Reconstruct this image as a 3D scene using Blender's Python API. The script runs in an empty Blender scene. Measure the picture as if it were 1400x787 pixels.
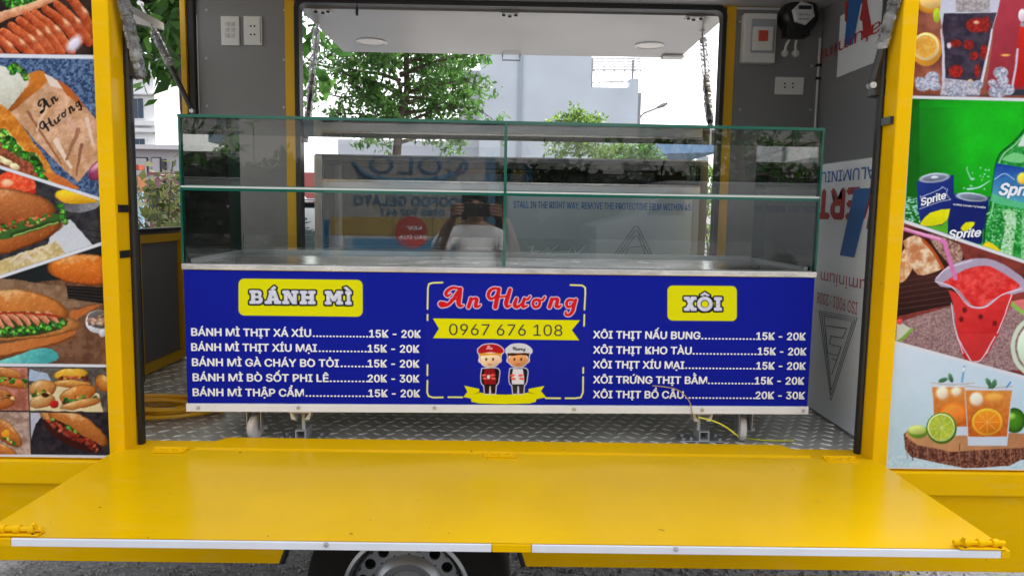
import bpy, bmesh, math, random
import numpy as np
from mathutils import Vector, Matrix, noise as mn
random.seed(7); RNG = np.random.default_rng(7)
R = math.radians
S = bpy.context.scene
COL = S.collection

# ------------------------------------------------------------------ camera
F = 1011.0
CAMZ = 1.41
yaw, pitch, roll = R(-0.55), R(5.95), R(0.95)
cd = bpy.data.cameras.new('camera'); cam = bpy.data.objects.new('camera', cd); COL.objects.link(cam)
cd.sensor_width = 36; cd.lens = 36 * F / 1400; cd.clip_start = 0.02; cd.clip_end = 2000
CM = Matrix.Rotation(yaw, 4, 'Z') @ Matrix.Rotation(R(90) - pitch, 4, 'X') @ Matrix.Rotation(roll, 4, 'Z')
cam.matrix_world = Matrix.Translation((0, 0, CAMZ)) @ CM
S.camera = cam
RM = np.array(CM.to_3x3()); C0 = np.array([0, 0, CAMZ])

# ------------------------------------------------------------------ world, sun, exposure
SUN_EL, SUN_AZ = R(56), R(34)      # azimuth: direction the sun stands in, from +Y clockwise
w = bpy.data.worlds.new('World'); S.world = w; w.use_nodes = True
nt = w.node_tree; nt.nodes.clear()
out = nt.nodes.new('ShaderNodeOutputWorld'); bg = nt.nodes.new('ShaderNodeBackground')
sky = nt.nodes.new('ShaderNodeTexSky'); sky.sky_type = 'NISHITA'; sky.sun_disc = False
sky.sun_elevation = SUN_EL; sky.sun_rotation = SUN_AZ; sky.dust_density = 4; sky.air_density = 1.0
hs = nt.nodes.new('ShaderNodeHueSaturation'); hs.inputs['Saturation'].default_value = 0.22
nt.links.new(sky.outputs[0], hs.inputs['Color']); nt.links.new(hs.outputs[0], bg.inputs[0])
bg.inputs[1].default_value = 0.15
nt.links.new(bg.outputs[0], out.inputs[0])
sd = bpy.data.lights.new('sun', 'SUN'); sd.energy = 1.9; sd.angle = R(6); sd.color = (1, .96, .9)
sun = bpy.data.objects.new('sun', sd); COL.objects.link(sun)
sv = Vector((math.sin(SUN_AZ) * math.cos(SUN_EL), math.cos(SUN_AZ) * math.cos(SUN_EL), math.sin(SUN_EL)))
sun.rotation_euler = sv.to_track_quat('Z', 'Y').to_euler(); sun.location = (0, -3, 12)
S.view_settings.view_transform = 'Standard'; S.view_settings.look = 'None'
S.view_settings.exposure = 1.72; S.view_settings.gamma = 1
S.cycles.transparent_max_bounces = 24; S.cycles.max_bounces = 8; S.cycles.use_denoising = True
S.cycles.caustics_reflective = False; S.cycles.caustics_refractive = False

# ------------------------------------------------------------------ pixel helpers (photo pixels, 1400 x 787)
def ray(px, py):
    return RM @ np.array([(px - 700) / F, -(py - 393.5) / F, -1.0])
def hit(px, py, p0, n):
    d = ray(px, py); n = np.array(n, float)
    return C0 + d * (np.dot(np.array(p0, float) - C0, n) / np.dot(d, n))
def W(px, py, Y): return hit(px, py, (0, Y, 0), (0, 1, 0))
def WX(px, py, X): return hit(px, py, (X, 0, 0), (1, 0, 0))
def WZ(px, py, Z): return hit(px, py, (0, 0, Z), (0, 0, 1))
def proj(P):
    q = (np.asarray(P) - C0) @ RM
    return 700 + F * q[..., 0] / -q[..., 2], 393.5 - F * q[..., 1] / -q[..., 2]
def lin(c):
    c = np.asarray(c, float) / 255.0
    return np.where(c <= .04045, c / 12.92, ((c + .055) / 1.055) ** 2.4)

# ------------------------------------------------------------------ materials
MATS = {}
def mat(name, col, rough=.5, metal=0, bump=0, bscale=20, var=0, vscale=5, coat=0, spec=.5, trans=0, dist=.002):
    if name in MATS: return MATS[name]
    m = bpy.data.materials.new(name); m.use_nodes = True; MATS[name] = m
    n = m.node_tree; b = n.nodes['Principled BSDF']
    b.inputs['Base Color'].default_value = (*col, 1); b.inputs['Roughness'].default_value = rough
    b.inputs['Metallic'].default_value = metal; b.inputs['Coat Weight'].default_value = coat
    b.inputs['Coat Roughness'].default_value = .12
    b.inputs['Specular IOR Level'].default_value = spec
    if trans: b.inputs['Transmission Weight'].default_value = trans
    tc = n.nodes.new('ShaderNodeTexCoord')
    if var:
        t = n.nodes.new('ShaderNodeTexNoise'); t.inputs['Scale'].default_value = vscale; t.inputs['Detail'].default_value = 6
        n.links.new(tc.outputs['Object'], t.inputs[0])
        mr = n.nodes.new('ShaderNodeMapRange'); mr.inputs[1].default_value = .3; mr.inputs[2].default_value = .7
        mr.inputs[3].default_value = 1 - var; mr.inputs[4].default_value = 1 + var * .6
        n.links.new(t.outputs[0], mr.inputs[0])
        mx = n.nodes.new('ShaderNodeVectorMath'); mx.operation = 'SCALE'; mx.inputs[0].default_value = col
        n.links.new(mr.outputs[0], mx.inputs['Scale']); n.links.new(mx.outputs[0], b.inputs['Base Color'])
        mr2 = n.nodes.new('ShaderNodeMapRange'); mr2.inputs[3].default_value = max(.02, rough - .08); mr2.inputs[4].default_value = rough + .12
        n.links.new(t.outputs[0], mr2.inputs[0]); n.links.new(mr2.outputs[0], b.inputs['Roughness'])
    if bump:
        t = n.nodes.new('ShaderNodeTexNoise'); t.inputs['Scale'].default_value = bscale; t.inputs['Detail'].default_value = 3
        n.links.new(tc.outputs['Object'], t.inputs[0])
        bp = n.nodes.new('ShaderNodeBump'); bp.inputs['Strength'].default_value = bump; bp.inputs['Distance'].default_value = dist
        n.links.new(t.outputs[0], bp.inputs['Height']); n.links.new(bp.outputs[0], b.inputs['Normal'])
    return m
def glass_mat(name, tint=(.93, .975, .96), ior=1.5, rough=0.0, dirt=.03, tex=True):
    m = bpy.data.materials.new(name); m.use_nodes = True; n = m.node_tree; n.nodes.clear()
    o = n.nodes.new('ShaderNodeOutputMaterial'); tr = n.nodes.new('ShaderNodeBsdfTransparent'); gl = n.nodes.new('ShaderNodeBsdfGlossy')
    tr.inputs[0].default_value = (*tint, 1); gl.inputs[0].default_value = (1, 1, 1, 1); gl.inputs['Roughness'].default_value = rough
    fr = n.nodes.new('ShaderNodeFresnel'); fr.inputs[0].default_value = ior
    mx = n.nodes.new('ShaderNodeMixShader'); n.links.new(fr.outputs[0], mx.inputs[0]); n.links.new(tr.outputs[0], mx.inputs[1]); n.links.new(gl.outputs[0], mx.inputs[2])
    last = mx
    if dirt:
        df = n.nodes.new('ShaderNodeBsdfDiffuse'); df.inputs[0].default_value = (.7, .72, .72, 1)
        tc = n.nodes.new('ShaderNodeTexCoord'); t = n.nodes.new('ShaderNodeTexNoise'); t.inputs['Scale'].default_value = 6; t.inputs['Detail'].default_value = 8
        mp = n.nodes.new('ShaderNodeMapping'); mp.inputs['Scale'].default_value = (1, 1, 3); n.links.new(tc.outputs['Object'], mp.inputs[0]); n.links.new(mp.outputs[0], t.inputs[0])
        mr = n.nodes.new('ShaderNodeMapRange'); mr.inputs[1].default_value = .45; mr.inputs[2].default_value = .75; mr.inputs[3].default_value = dirt * .3; mr.inputs[4].default_value = dirt * 2.5
        n.links.new(t.outputs[0], mr.inputs[0])
        m2 = n.nodes.new('ShaderNodeMixShader'); n.links.new(mr.outputs[0], m2.inputs[0]); n.links.new(mx.outputs[0], m2.inputs[1]); n.links.new(df.outputs[0], m2.inputs[2]); last = m2
    n.links.new(last.outputs[0], o.inputs[0]); MATS[name] = m
    return m
def print_mat(name, rough=.38):
    m = bpy.data.materials.new(name); m.use_nodes = True; n = m.node_tree; b = n.nodes['Principled BSDF']
    a = n.nodes.new('ShaderNodeAttribute'); a.attribute_name = 'ink'
    tc = n.nodes.new('ShaderNodeTexCoord'); t = n.nodes.new('ShaderNodeTexNoise'); t.inputs['Scale'].default_value = 260; t.inputs['Detail'].default_value = 2
    n.links.new(tc.outputs['Object'], t.inputs[0])
    mr = n.nodes.new('ShaderNodeMapRange'); mr.inputs[3].default_value = .97; mr.inputs[4].default_value = 1.03; n.links.new(t.outputs[0], mr.inputs[0])
    mx = n.nodes.new('ShaderNodeVectorMath'); mx.operation = 'SCALE'; n.links.new(a.outputs['Color'], mx.inputs[0]); n.links.new(mr.outputs[0], mx.inputs['Scale'])
    n.links.new(mx.outputs[0], b.inputs['Base Color']); b.inputs['Roughness'].default_value = rough; b.inputs['Specular IOR Level'].default_value = .05
    MATS[name] = m; return m

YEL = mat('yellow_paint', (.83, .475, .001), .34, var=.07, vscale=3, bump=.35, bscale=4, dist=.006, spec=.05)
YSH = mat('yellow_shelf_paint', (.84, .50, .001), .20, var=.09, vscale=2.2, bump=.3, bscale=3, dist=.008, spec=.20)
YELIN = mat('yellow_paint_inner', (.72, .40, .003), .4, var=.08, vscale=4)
BLK = mat('black_rubber', (.012, .012, .013), .55, bump=.3, bscale=60)
GREY = mat('grey_wall_panel', (.22, .22, .225), .42, var=.06, vscale=2, bump=.1, bscale=5)
ALU = mat('aluminium', (.58, .59, .61), .42, metal=.6, var=.08, vscale=8, bump=.15, bscale=30)
WHT = mat('white_strip', (.74, .76, .82), .4, var=.05, vscale=10)
STEEL = mat('stainless_steel', (.62, .60, .58), .22, metal=1, var=.15, vscale=9, bump=.5, bscale=14, dist=.003)
LUG = mat('tread_lug_metal', (.92, .92, .88), .28, metal=.3)
PLATE = mat('tread_plate_metal', (.56, .55, .50), .33, metal=.2, var=.3, vscale=7, bump=.3, bscale=40)
ZINC = mat('zinc_plate', (.62, .63, .65), .35, metal=.25, var=.1, vscale=25)
GALV = mat('galvanised_steel', (.50, .51, .53), .38, metal=.7, var=.15, vscale=20)
PLW = mat('white_plastic', (.72, .72, .71), .35)
PLWD = mat('aged_white_plastic', (.6, .6, .6), .4)
BPL = mat('black_plastic', (.015, .015, .016), .3)
DARK = mat('dark_slot', (.01, .01, .01), .8)
REDP = mat('red_plastic', (.6, .08, .04), .4)
FILM = mat('film_white', (.86, .89, .92), .45, var=.05, vscale=4, bump=.4, bscale=8)
INKR = mat('ink_red', (.45, .03, .03), .45); INKB = mat('ink_blue', (.03, .14, .42), .45)
INKN = mat('ink_navy', (.02, .08, .20), .45); INKD = mat('ink_dark', (.07, .10, .12), .5)
INKK = mat('ink_black', (.012, .012, .012), .4); INKW = mat('ink_white', (.78, .80, .85), .4)
NAVY = mat('menu_blue', tuple(float(q) * .95 for q in lin((20, 31, 152))), .4, spec=.025)
NYEL = mat('ribbon_yellow', (.80, .76, .01), .4)
GLASS = glass_mat('clear_glass', tint=(.98, .992, .986), dirt=.004)
GEDGE = mat('glass_edge_green', (.006, .10, .07), .12, spec=.8)
GEDGL = mat('glass_edge_pale', (.35, .52, .48), .12, spec=.8)
PRN = print_mat('poster_print', .34)
WRAP = glass_mat('plastic_wrap', tint=(.86, .86, .88), ior=1.45, rough=.25, dirt=.25)
TYRE = mat('tyre_rubber', (.014, .013, .012), .85, bump=.5, bscale=50, spec=.15)
def wear(m, chip=(.10, .07, .03), thr=.74, scale=38, streak=.06):
    n = m.node_tree; b = n.nodes['Principled BSDF']; src = b.inputs['Base Color'].links[0].from_socket; tc = n.nodes.new('ShaderNodeTexCoord')
    t = n.nodes.new('ShaderNodeTexNoise'); t.inputs['Scale'].default_value = scale; t.inputs['Detail'].default_value = 5; n.links.new(tc.outputs['Object'], t.inputs[0])
    c = n.nodes.new('ShaderNodeMapRange'); c.inputs[1].default_value = thr; c.inputs[2].default_value = thr + .02; c.inputs[4].default_value = .8; n.links.new(t.outputs[0], c.inputs[0])
    mp = n.nodes.new('ShaderNodeMapping'); mp.inputs['Scale'].default_value = (2, 11, 11); mp.inputs['Rotation'].default_value = (0, 0, .3); n.links.new(tc.outputs['Object'], mp.inputs[0])
    t2 = n.nodes.new('ShaderNodeTexNoise'); t2.inputs['Scale'].default_value = 3.5; t2.inputs['Detail'].default_value = 9; t2.inputs['Roughness'].default_value = .75; n.links.new(mp.outputs[0], t2.inputs[0])
    d = n.nodes.new('ShaderNodeMapRange'); d.inputs[1].default_value = .52; d.inputs[2].default_value = .72; d.inputs[4].default_value = streak; n.links.new(t2.outputs[0], d.inputs[0])
    m1 = n.nodes.new('ShaderNodeMix'); m1.data_type = 'RGBA'; n.links.new(d.outputs[0], m1.inputs[0]); n.links.new(src, m1.inputs[6]); m1.inputs[7].default_value = (.62, .50, .30, 1)
    m2 = n.nodes.new('ShaderNodeMix'); m2.data_type = 'RGBA'; n.links.new(c.outputs[0], m2.inputs[0]); n.links.new(m1.outputs[2], m2.inputs[6]); m2.inputs[7].default_value = (*chip, 1)
    n.links.new(m2.outputs[2], b.inputs['Base Color'])
wear(YEL, streak=.10); wear(YSH, thr=.735, scale=34, streak=.06); wear(YELIN, streak=.12); wear(GREY, chip=(.12, .12, .12), thr=.76, streak=.05)

# ------------------------------------------------------------------ mesh builder
class MB:
    def __init__(s): s.v = []; s.f = []; s.m = []; s.sm = False
    def add(s, vs, fs, mi=0):
        o = len(s.v); s.v += [tuple(map(float, p)) for p in vs]; s.f += [tuple(o + i for i in f) for f in fs]; s.m += [mi] * len(fs)
    def box(s, x0, x1, y0, y1, z0, z1, mi=0, fm=None):
        x0, x1 = min(x0, x1), max(x0, x1); y0, y1 = min(y0, y1), max(y0, y1); z0, z1 = min(z0, z1), max(z0, z1)
        v = [(x0, y0, z0), (x1, y0, z0), (x1, y1, z0), (x0, y1, z0), (x0, y0, z1), (x1, y0, z1), (x1, y1, z1), (x0, y1, z1)]
        f = [(3, 2, 1, 0), (4, 5, 6, 7), (0, 1, 5, 4), (1, 2, 6, 5), (2, 3, 7, 6), (3, 0, 4, 7)]  # bottom top front right back left
        o = len(s.v); s.v += v; s.f += [tuple(o + i for i in q) for q in f]
        s.m += (fm if fm else [mi] * 6); return s
    def hexa(s, b, t, mi=0):   # bottom quad, top quad
        s.add(list(b) + list(t), [(3, 2, 1, 0), (4, 5, 6, 7), (0, 1, 5, 4), (1, 2, 6, 5), (2, 3, 7, 6), (3, 0, 4, 7)], mi); return s
    def prism(s, pts, y0, y1, mi=0):   # polygon in x,z extruded in y
        n = len(pts); v = [(p[0], y0, p[1]) for p in pts] + [(p[0], y1, p[1]) for p in pts]
        s.add(v, [tuple(range(n)), tuple(range(2 * n - 1, n - 1, -1))] + [(i, n + i, n + (i + 1) % n, (i + 1) % n) for i in range(n)], mi); return s
    def cyl(s, a, b, r0, r1=None, n=16, mi=0, cap=True):
        r1 = r0 if r1 is None else r1
        a = Vector(a); b = Vector(b); d = (b - a).normalized(); u = d.orthogonal().normalized(); q = d.cross(u)
        v = []
        for c, r in ((a, r0), (b, r1)):
            for i in range(n):
                t = 2 * math.pi * i / n; v.append(c + (u * math.cos(t) + q * math.sin(t)) * r)
        f = [(i, (i + 1) % n, n + (i + 1) % n, n + i) for i in range(n)]
        if cap: f += [tuple(range(n - 1, -1, -1)), tuple(range(n, 2 * n))]
        s.add(v, f, mi); return s
    def tube(s, pts, r, n=8, mi=0):
        pts = [Vector(p) for p in pts]; rs = r if isinstance(r, (list, tuple)) else [r] * len(pts); v = []; f = []
        u = None
        for i, p in enumerate(pts):
            d = (pts[min(i + 1, len(pts) - 1)] - pts[max(i - 1, 0)]).normalized()
            u = d.orthogonal().normalized() if u is None else (u - d * u.dot(d)).normalized()
            q = d.cross(u)
            for k in range(n):
                t = 2 * math.pi * k / n; v.append(p + (u * math.cos(t) + q * math.sin(t)) * rs[i])
        for i in range(len(pts) - 1):
            for k in range(n): f.append((i * n + k, i * n + (k + 1) % n, (i + 1) * n + (k + 1) % n, (i + 1) * n + k))
        f += [tuple(range(n - 1, -1, -1)), tuple((len(pts) - 1) * n + k for k in range(n))]
        s.add(v, f, mi); return s
    def lathe(s, c, axis, prof, n=32, mi=0):   # prof: (r, h) list about axis through c
        c = Vector(c); d = Vector(axis).normalized(); u = d.orthogonal().normalized(); q = d.cross(u); v = []; f = []
        for r, h in prof:
            for k in range(n):
                t = 2 * math.pi * k / n; v.append(c + d * h + (u * math.cos(t) + q * math.sin(t)) * r)
        for i in range(len(prof) - 1):
            for k in range(n): f.append((i * n + k, i * n + (k + 1) % n, (i + 1) * n + (k + 1) % n, (i + 1) * n + k))
        s.add(v, f, mi); return s
    def plate(s, O, U, V, N, pts, th, mi=0):   # polygon on a frame, with thickness th along N
        O, U, V, N = [Vector(x) for x in (O, U, V, N)]; n = len(pts)
        v = [O + U * p[0] + V * p[1] + N * th for p in pts] + [O + U * p[0] + V * p[1] for p in pts]
        s.add(v, [tuple(range(n)), tuple(range(2 * n - 1, n - 1, -1))] + [(i, n + i, n + (i + 1) % n, (i + 1) % n) for i in range(n)], mi); return s

def parent_to(o, par, world=True):
    o.parent = par
    if world and par.type == 'EMPTY': o.matrix_parent_inverse = par.matrix_basis.inverted()
SPLIT = {'frame_rail', 'window_frame', 'door_frame', 'end_fitting', 'screw', 'socket_hole', 'bolt_guide', 'door_track', 'edge_line', 'tape_streak', 'bolt_head', 'rail', 'side_glass', 'door_stile', 'window', 'eye', 'finger', 'baluster', 'chalk_mark', 'canopy_bar', 'chain_link'}
def islands(mb):
    p = list(range(len(mb.v)))
    def fd(a):
        while p[a] != a: p[a] = p[p[a]]; a = p[a]
        return a
    for f in mb.f:
        for i in f[1:]:
            a, b = fd(f[0]), fd(i)
            if a != b: p[a] = b
    g = {}
    for f, mi in zip(mb.f, mb.m): g.setdefault(fd(f[0]), []).append((f, mi))
    out = []
    for fs in g.values():
        ids = sorted({i for f, _ in fs for i in f}); mp = {k: j for j, k in enumerate(ids)}
        n = MB(); n.v = [mb.v[i] for i in ids]; n.f = [tuple(mp[i] for i in f) for f, _ in fs]; n.m = [mi for _, mi in fs]; out.append(n)
    return out
def P(name, mb, m, par=None, bev=0, smooth=False, world=True, label=None):
    if name in SPLIT:
        q = islands(mb)
        if len(q) > 1:
            o = None
            for k in q: x = P1(name, k, m, par, bev, smooth, world, label); o = o or x
            return o
    return P1(name, mb, m, par, bev, smooth, world, label)
def P1(name, mb, m, par=None, bev=0, smooth=False, world=True, label=None):
    me = bpy.data.meshes.new(name); me.from_pydata(mb.v, [], mb.f)
    ms = m if isinstance(m, (list, tuple)) else [m]
    for x in ms: me.materials.append(x)
    me.polygons.foreach_set('material_index', mb.m)
    bm = bmesh.new(); bm.from_mesh(me)
    bmesh.ops.recalc_face_normals(bm, faces=bm.faces)
    if bev: bmesh.ops.bevel(bm, geom=[e for e in bm.edges if len(e.link_faces) == 2 and e.calc_face_angle(0) > .5], offset=bev, segments=2, profile=.5, affect='EDGES', clamp_overlap=True)
    bm.to_mesh(me); bm.free()
    if smooth:
        me.polygons.foreach_set('use_smooth', [True] * len(me.polygons))
        try: me.set_sharp_from_angle(angle=R(35))
        except Exception: pass
    o = bpy.data.objects.new(name, me); COL.objects.link(o)
    if par is not None: parent_to(o, par, world)
    if label: o['label'] = label
    return o
def tag(o, label=None, cat=None, group=None, kind=None):
    if label: o['label'] = label
    if cat: o['category'] = cat
    if group: o['group'] = group
    if kind: o['kind'] = kind
    return o
def thing(name, label, cat, loc=(0, 0, 0), rz=0, group=None):
    o = bpy.data.objects.new(name, None); o.empty_display_size = .2; COL.objects.link(o); o.location = loc; o.rotation_euler = (0, 0, rz)
    return tag(o, label, cat, group)

# ------------------------------------------------------------------ lettering
FONT = None
try:
    import os
    _fp = os.path.join(bpy.utils.system_resource('DATAFILES', path='fonts'), 'Inter.woff2')
    if os.path.exists(_fp): FONT = bpy.data.fonts.load(_fp)
except Exception: FONT = None
def text_mesh(s, bold=0.0, shear=0.0):
    cu = bpy.data.curves.new('t', 'FONT')
    if FONT: cu.font = FONT
    cu.body = s; cu.size = 1; cu.offset = bold; cu.shear = shear; cu.resolution_u = 4
    o = bpy.data.objects.new('t', cu); COL.objects.link(o)
    bpy.context.view_layer.update()
    me = bpy.data.meshes.new_from_object(o.evaluated_get(bpy.context.evaluated_depsgraph_get()))
    v = np.array([p.co[:2] for p in me.vertices]) if len(me.vertices) else np.zeros((0, 2)); f = [tuple(p.vertices) for p in me.polygons]
    bpy.data.objects.remove(o); bpy.data.curves.remove(cu); bpy.data.meshes.remove(me)
    return v, f
CAPH = text_mesh('H')[0][:, 1].max()
def lettering(name, segs, m, par, O, U, V, world=True, bold=.02, shear=0, label=None):
    """segs: (string, u0, u1, baseline v, cap height) on the frame O,U,V; flat print"""
    mb = MB(); O, U, V = Vector(O), Vector(U), Vector(V)
    for s, u0, u1, v0, ch in segs:
        v, f = text_mesh(s, 0, shear)
        if not len(v): continue
        a, b = v[:, 0].min(), v[:, 0].max(); k = ch / CAPH
        N = U.cross(V); bd = max(0, bold) * k * 1.0
        sh = [(0, 0)] + ([(-bd, 0), (bd, 0), (0, bd * .7), (0, -bd * .7)] if bd else [])
        for q, (dx, dy) in enumerate(sh):
            vs = [O + N * (.00006 * q) + U * (u0 + dx + (p[0] - a) / (b - a) * (u1 - u0)) + V * (v0 + dy + p[1] * k) for p in v]
            mb.add(vs, f)
    me = bpy.data.meshes.new(name); me.from_pydata(mb.v, [], mb.f); me.materials.append(m)
    o = bpy.data.objects.new(name, me); COL.objects.link(o); parent_to(o, par, world)
    if label: o['label'] = label
    return o

# ------------------------------------------------------------------ painter for flat print
def vnoise(X, Y, sc, seed=0):
    x = X / sc; y = Y / sc; xi = np.floor(x).astype(np.int64); yi = np.floor(y).astype(np.int64); fx = x - xi; fy = y - yi
    fx = fx * fx * (3 - 2 * fx); fy = fy * fy * (3 - 2 * fy)
    def h(a, b):
        n = (a * 374761393 + b * 668265263 + seed * 974711) & 0x7fffffff
        n = ((n ^ (n >> 13)) * 1274126177) & 0x7fffffff
        return ((n ^ (n >> 16)) & 0xffff) / 65535.0
    return (h(xi, yi) * (1 - fx) + h(xi + 1, yi) * fx) * (1 - fy) + (h(xi, yi + 1) * (1 - fx) + h(xi + 1, yi + 1) * fx) * fy
def fbm(X, Y, sc, seed=0):
    return (vnoise(X, Y, sc, seed) * .5 + vnoise(X, Y, sc / 2.1, seed + 3) * .3 + vnoise(X, Y, sc / 4.3, seed + 7) * .2)
def smooth_path(p, k=8):
    p = np.array(p, float)
    if len(p) < 3: return p
    q = np.vstack([2 * p[0] - p[1], p, 2 * p[-1] - p[-2]]); o = []
    for i in range(1, len(q) - 2):
        for t in np.linspace(0, 1, k, endpoint=False):
            o.append(.5 * ((2 * q[i]) + (-q[i - 1] + q[i + 1]) * t + (2 * q[i - 1] - 5 * q[i] + 4 * q[i + 1] - q[i + 2]) * t * t + (-q[i - 1] + 3 * q[i] - 3 * q[i + 1] + q[i + 2]) * t ** 3))
    o.append(q[-2]); return np.array(o)
GREENS = [(60, 140, 40), (100, 180, 60), (40, 105, 35), (130, 195, 80)]
class Cv:
    def __init__(s, X, Y, base, aa=.6):
        s.X = X; s.Y = Y; s.C = np.zeros(X.shape + (3,)); s.C[:] = base; s.aa = aa; s.clip = None
    def _bb(s, x0, y0, x1, y1):
        m = (s.X >= x0) & (s.X <= x1) & (s.Y >= y0) & (s.Y <= y1); return np.nonzero(m)
    def put(s, idx, a, col):
        if s.clip is not None: a = a * s.clip[idx]
        x, y = s.X[idx], s.Y[idx]
        c = col(x, y) if callable(col) else np.array(col, float)
        s.C[idx] = s.C[idx] * (1 - a[:, None]) + c * a[:, None]
    def sd_poly(s, pts, idx):
        x, y = s.X[idx], s.Y[idx]; n = len(pts); d = np.full(x.shape, 1e9); ins = np.zeros(x.shape, bool)
        for i in range(n):
            ax, ay = pts[i]; bx, by = pts[(i + 1) % n]; ex, ey = bx - ax, by - ay
            t = np.clip(((x - ax) * ex + (y - ay) * ey) / (ex * ex + ey * ey + 1e-9), 0, 1)
            d = np.minimum(d, np.hypot(x - ax - t * ex, y - ay - t * ey))
            c = ((ay > y) != (by > y)) & (x < (bx - ax) * (y - ay) / (by - ay + 1e-12) + ax); ins ^= c
        return np.where(ins, -d, d)
    def poly(s, pts, col, grow=0, sm=0, soft=None):
        if sm: pts = smooth_path(list(pts) + [pts[0]], sm)[:-1]
        pts = [tuple(p) for p in pts]; a = np.array(pts); g = grow + 2 + (soft or 0)
        idx = s._bb(a[:, 0].min() - g, a[:, 1].min() - g, a[:, 0].max() + g, a[:, 1].max() + g)
        aa = soft or s.aa; s.put(idx, np.clip(.5 - (s.sd_poly(pts, idx) - grow) / (2 * aa), 0, 1), col)
    def ell(s, cx, cy, rx, ry, col, ang=0, soft=None, edge=None, w=0):
        r = max(rx, ry) + 3; idx = s._bb(cx - r, cy - r, cx + r, cy + r); x = s.X[idx] - cx; y = s.Y[idx] - cy
        c, n = math.cos(R(ang)), math.sin(R(ang)); u = (x * c + y * n) / rx; v = (-x * n + y * c) / ry; q = np.hypot(u, v)
        if w == 0 and type(col) is tuple and col in GREENS and rx >= 3:
            g = random.Random(int(cx * 31 + cy * 17)); b0 = np.array(col, float)
            s.ell(cx, cy, rx + .4, ry + .4, [float(k) * .55 for k in b0], ang=ang, soft=soft)
            for k in range(9):
                t = g.uniform(0, 6.28); rr_ = g.random() ** .6; s.ell(cx + rx * .75 * rr_ * math.cos(t), cy + ry * .75 * rr_ * math.sin(t), rx * g.uniform(.16, .36), ry * g.uniform(.12, .3), [min(255, float(j) * g.choice((.7, .9, 1.1, 1.35, 1.6))) for j in b0], ang=g.uniform(0, 180), soft=.7)
            return
        d = (q - 1) * min(rx, ry); aa = soft or s.aa
        if w == 0 and edge is None and type(col) is tuple and rx > 3:
            c0_ = np.array(col, float)
            def shade_(X, Y, c0_=c0_): return np.clip(c0_ * (1.06 - .20 * ((X - cx) / rx * .4 + (Y - cy) / ry * .9))[:, None], 0, 255)
            col = shade_
        if w: d = np.abs(d) - w / 2
        a = np.clip(.5 - d / (2 * aa), 0, 1)
        if edge is not None:
            base = col
            def col2(X, Y, base=base):
                b = base(X, Y) if callable(base) else np.array(base, float)
                k = np.clip(q, 0, 1)[:, None] ** 3; return b * (1 - k) + np.array(edge, float) * k
            s.put(idx, a, col2)
        else: s.put(idx, a, col)
    def stroke(s, pts, wd, col, grow=0, sm=8, hi=None):
        n0 = len(pts); wd = [wd] * n0 if not isinstance(wd, (list, tuple)) else wd
        if sm and n0 > 2:
            q = smooth_path([(p[0], p[1]) for p in pts], sm); ws = np.interp(np.linspace(0, n0 - 1, len(q)), range(n0), wd)
        else: q = np.array(pts, float); ws = np.array(wd, float)
        g = max(ws) / 2 + grow + 2; idx = s._bb(q[:, 0].min() - g, q[:, 1].min() - g, q[:, 0].max() + g, q[:, 1].max() + g)
        x, y = s.X[idx], s.Y[idx]; d = np.full(x.shape, 1e9); lat = np.zeros(x.shape)
        for i in range(len(q) - 1):
            ax, ay = q[i]; ex, ey = q[i + 1] - q[i]; L = ex * ex + ey * ey + 1e-9
            t = np.clip(((x - ax) * ex + (y - ay) * ey) / L, 0, 1); r = (ws[i] * (1 - t) + ws[i + 1] * t) / 2
            dd = np.hypot(x - ax - t * ex, y - ay - t * ey) - r
            m = dd < d; lat = np.where(m, ((y - ay - t * ey) / np.maximum(r, .1)), lat); d = np.where(m, dd, d)
        a = np.clip(.5 - (d - grow) / (2 * s.aa), 0, 1)
        if hi is not None:
            base = np.array(col, float)
            def c2(X, Y):
                k = np.clip(.5 - lat * .6, 0, 1)[:, None]; n = fbm(X, Y, 6, 5)[:, None]
                return base * (1 - k) + np.array(hi, float) * k + (n - .5) * 60
            s.put(idx, a, c2)
        else: s.put(idx, a, col)
def mot(c1, c2, sc, seed=0, gain=1.6):
    c1 = np.array(c1, float); c2 = np.array(c2, float)
    def f(X, Y):
        k = np.clip((fbm(X, Y, sc, seed) - .5) * gain * 1.6 + .5, 0, 1)[:, None]; return c1 * (1 - k) + c2 * k
    return f
def grad(c1, c2, x0, y0, x1, y1, nz=0, sc=8):
    c1 = np.array(c1, float); c2 = np.array(c2, float); L = (x1 - x0) ** 2 + (y1 - y0) ** 2
    def f(X, Y):
        k = np.clip(((X - x0) * (x1 - x0) + (Y - y0) * (y1 - y0)) / L, 0, 1)
        if nz: k = np.clip(k + (fbm(X, Y, sc, 11) - .5) * nz, 0, 1)
        k = k[:, None]; return c1 * (1 - k) + c2 * k
    return f
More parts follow.
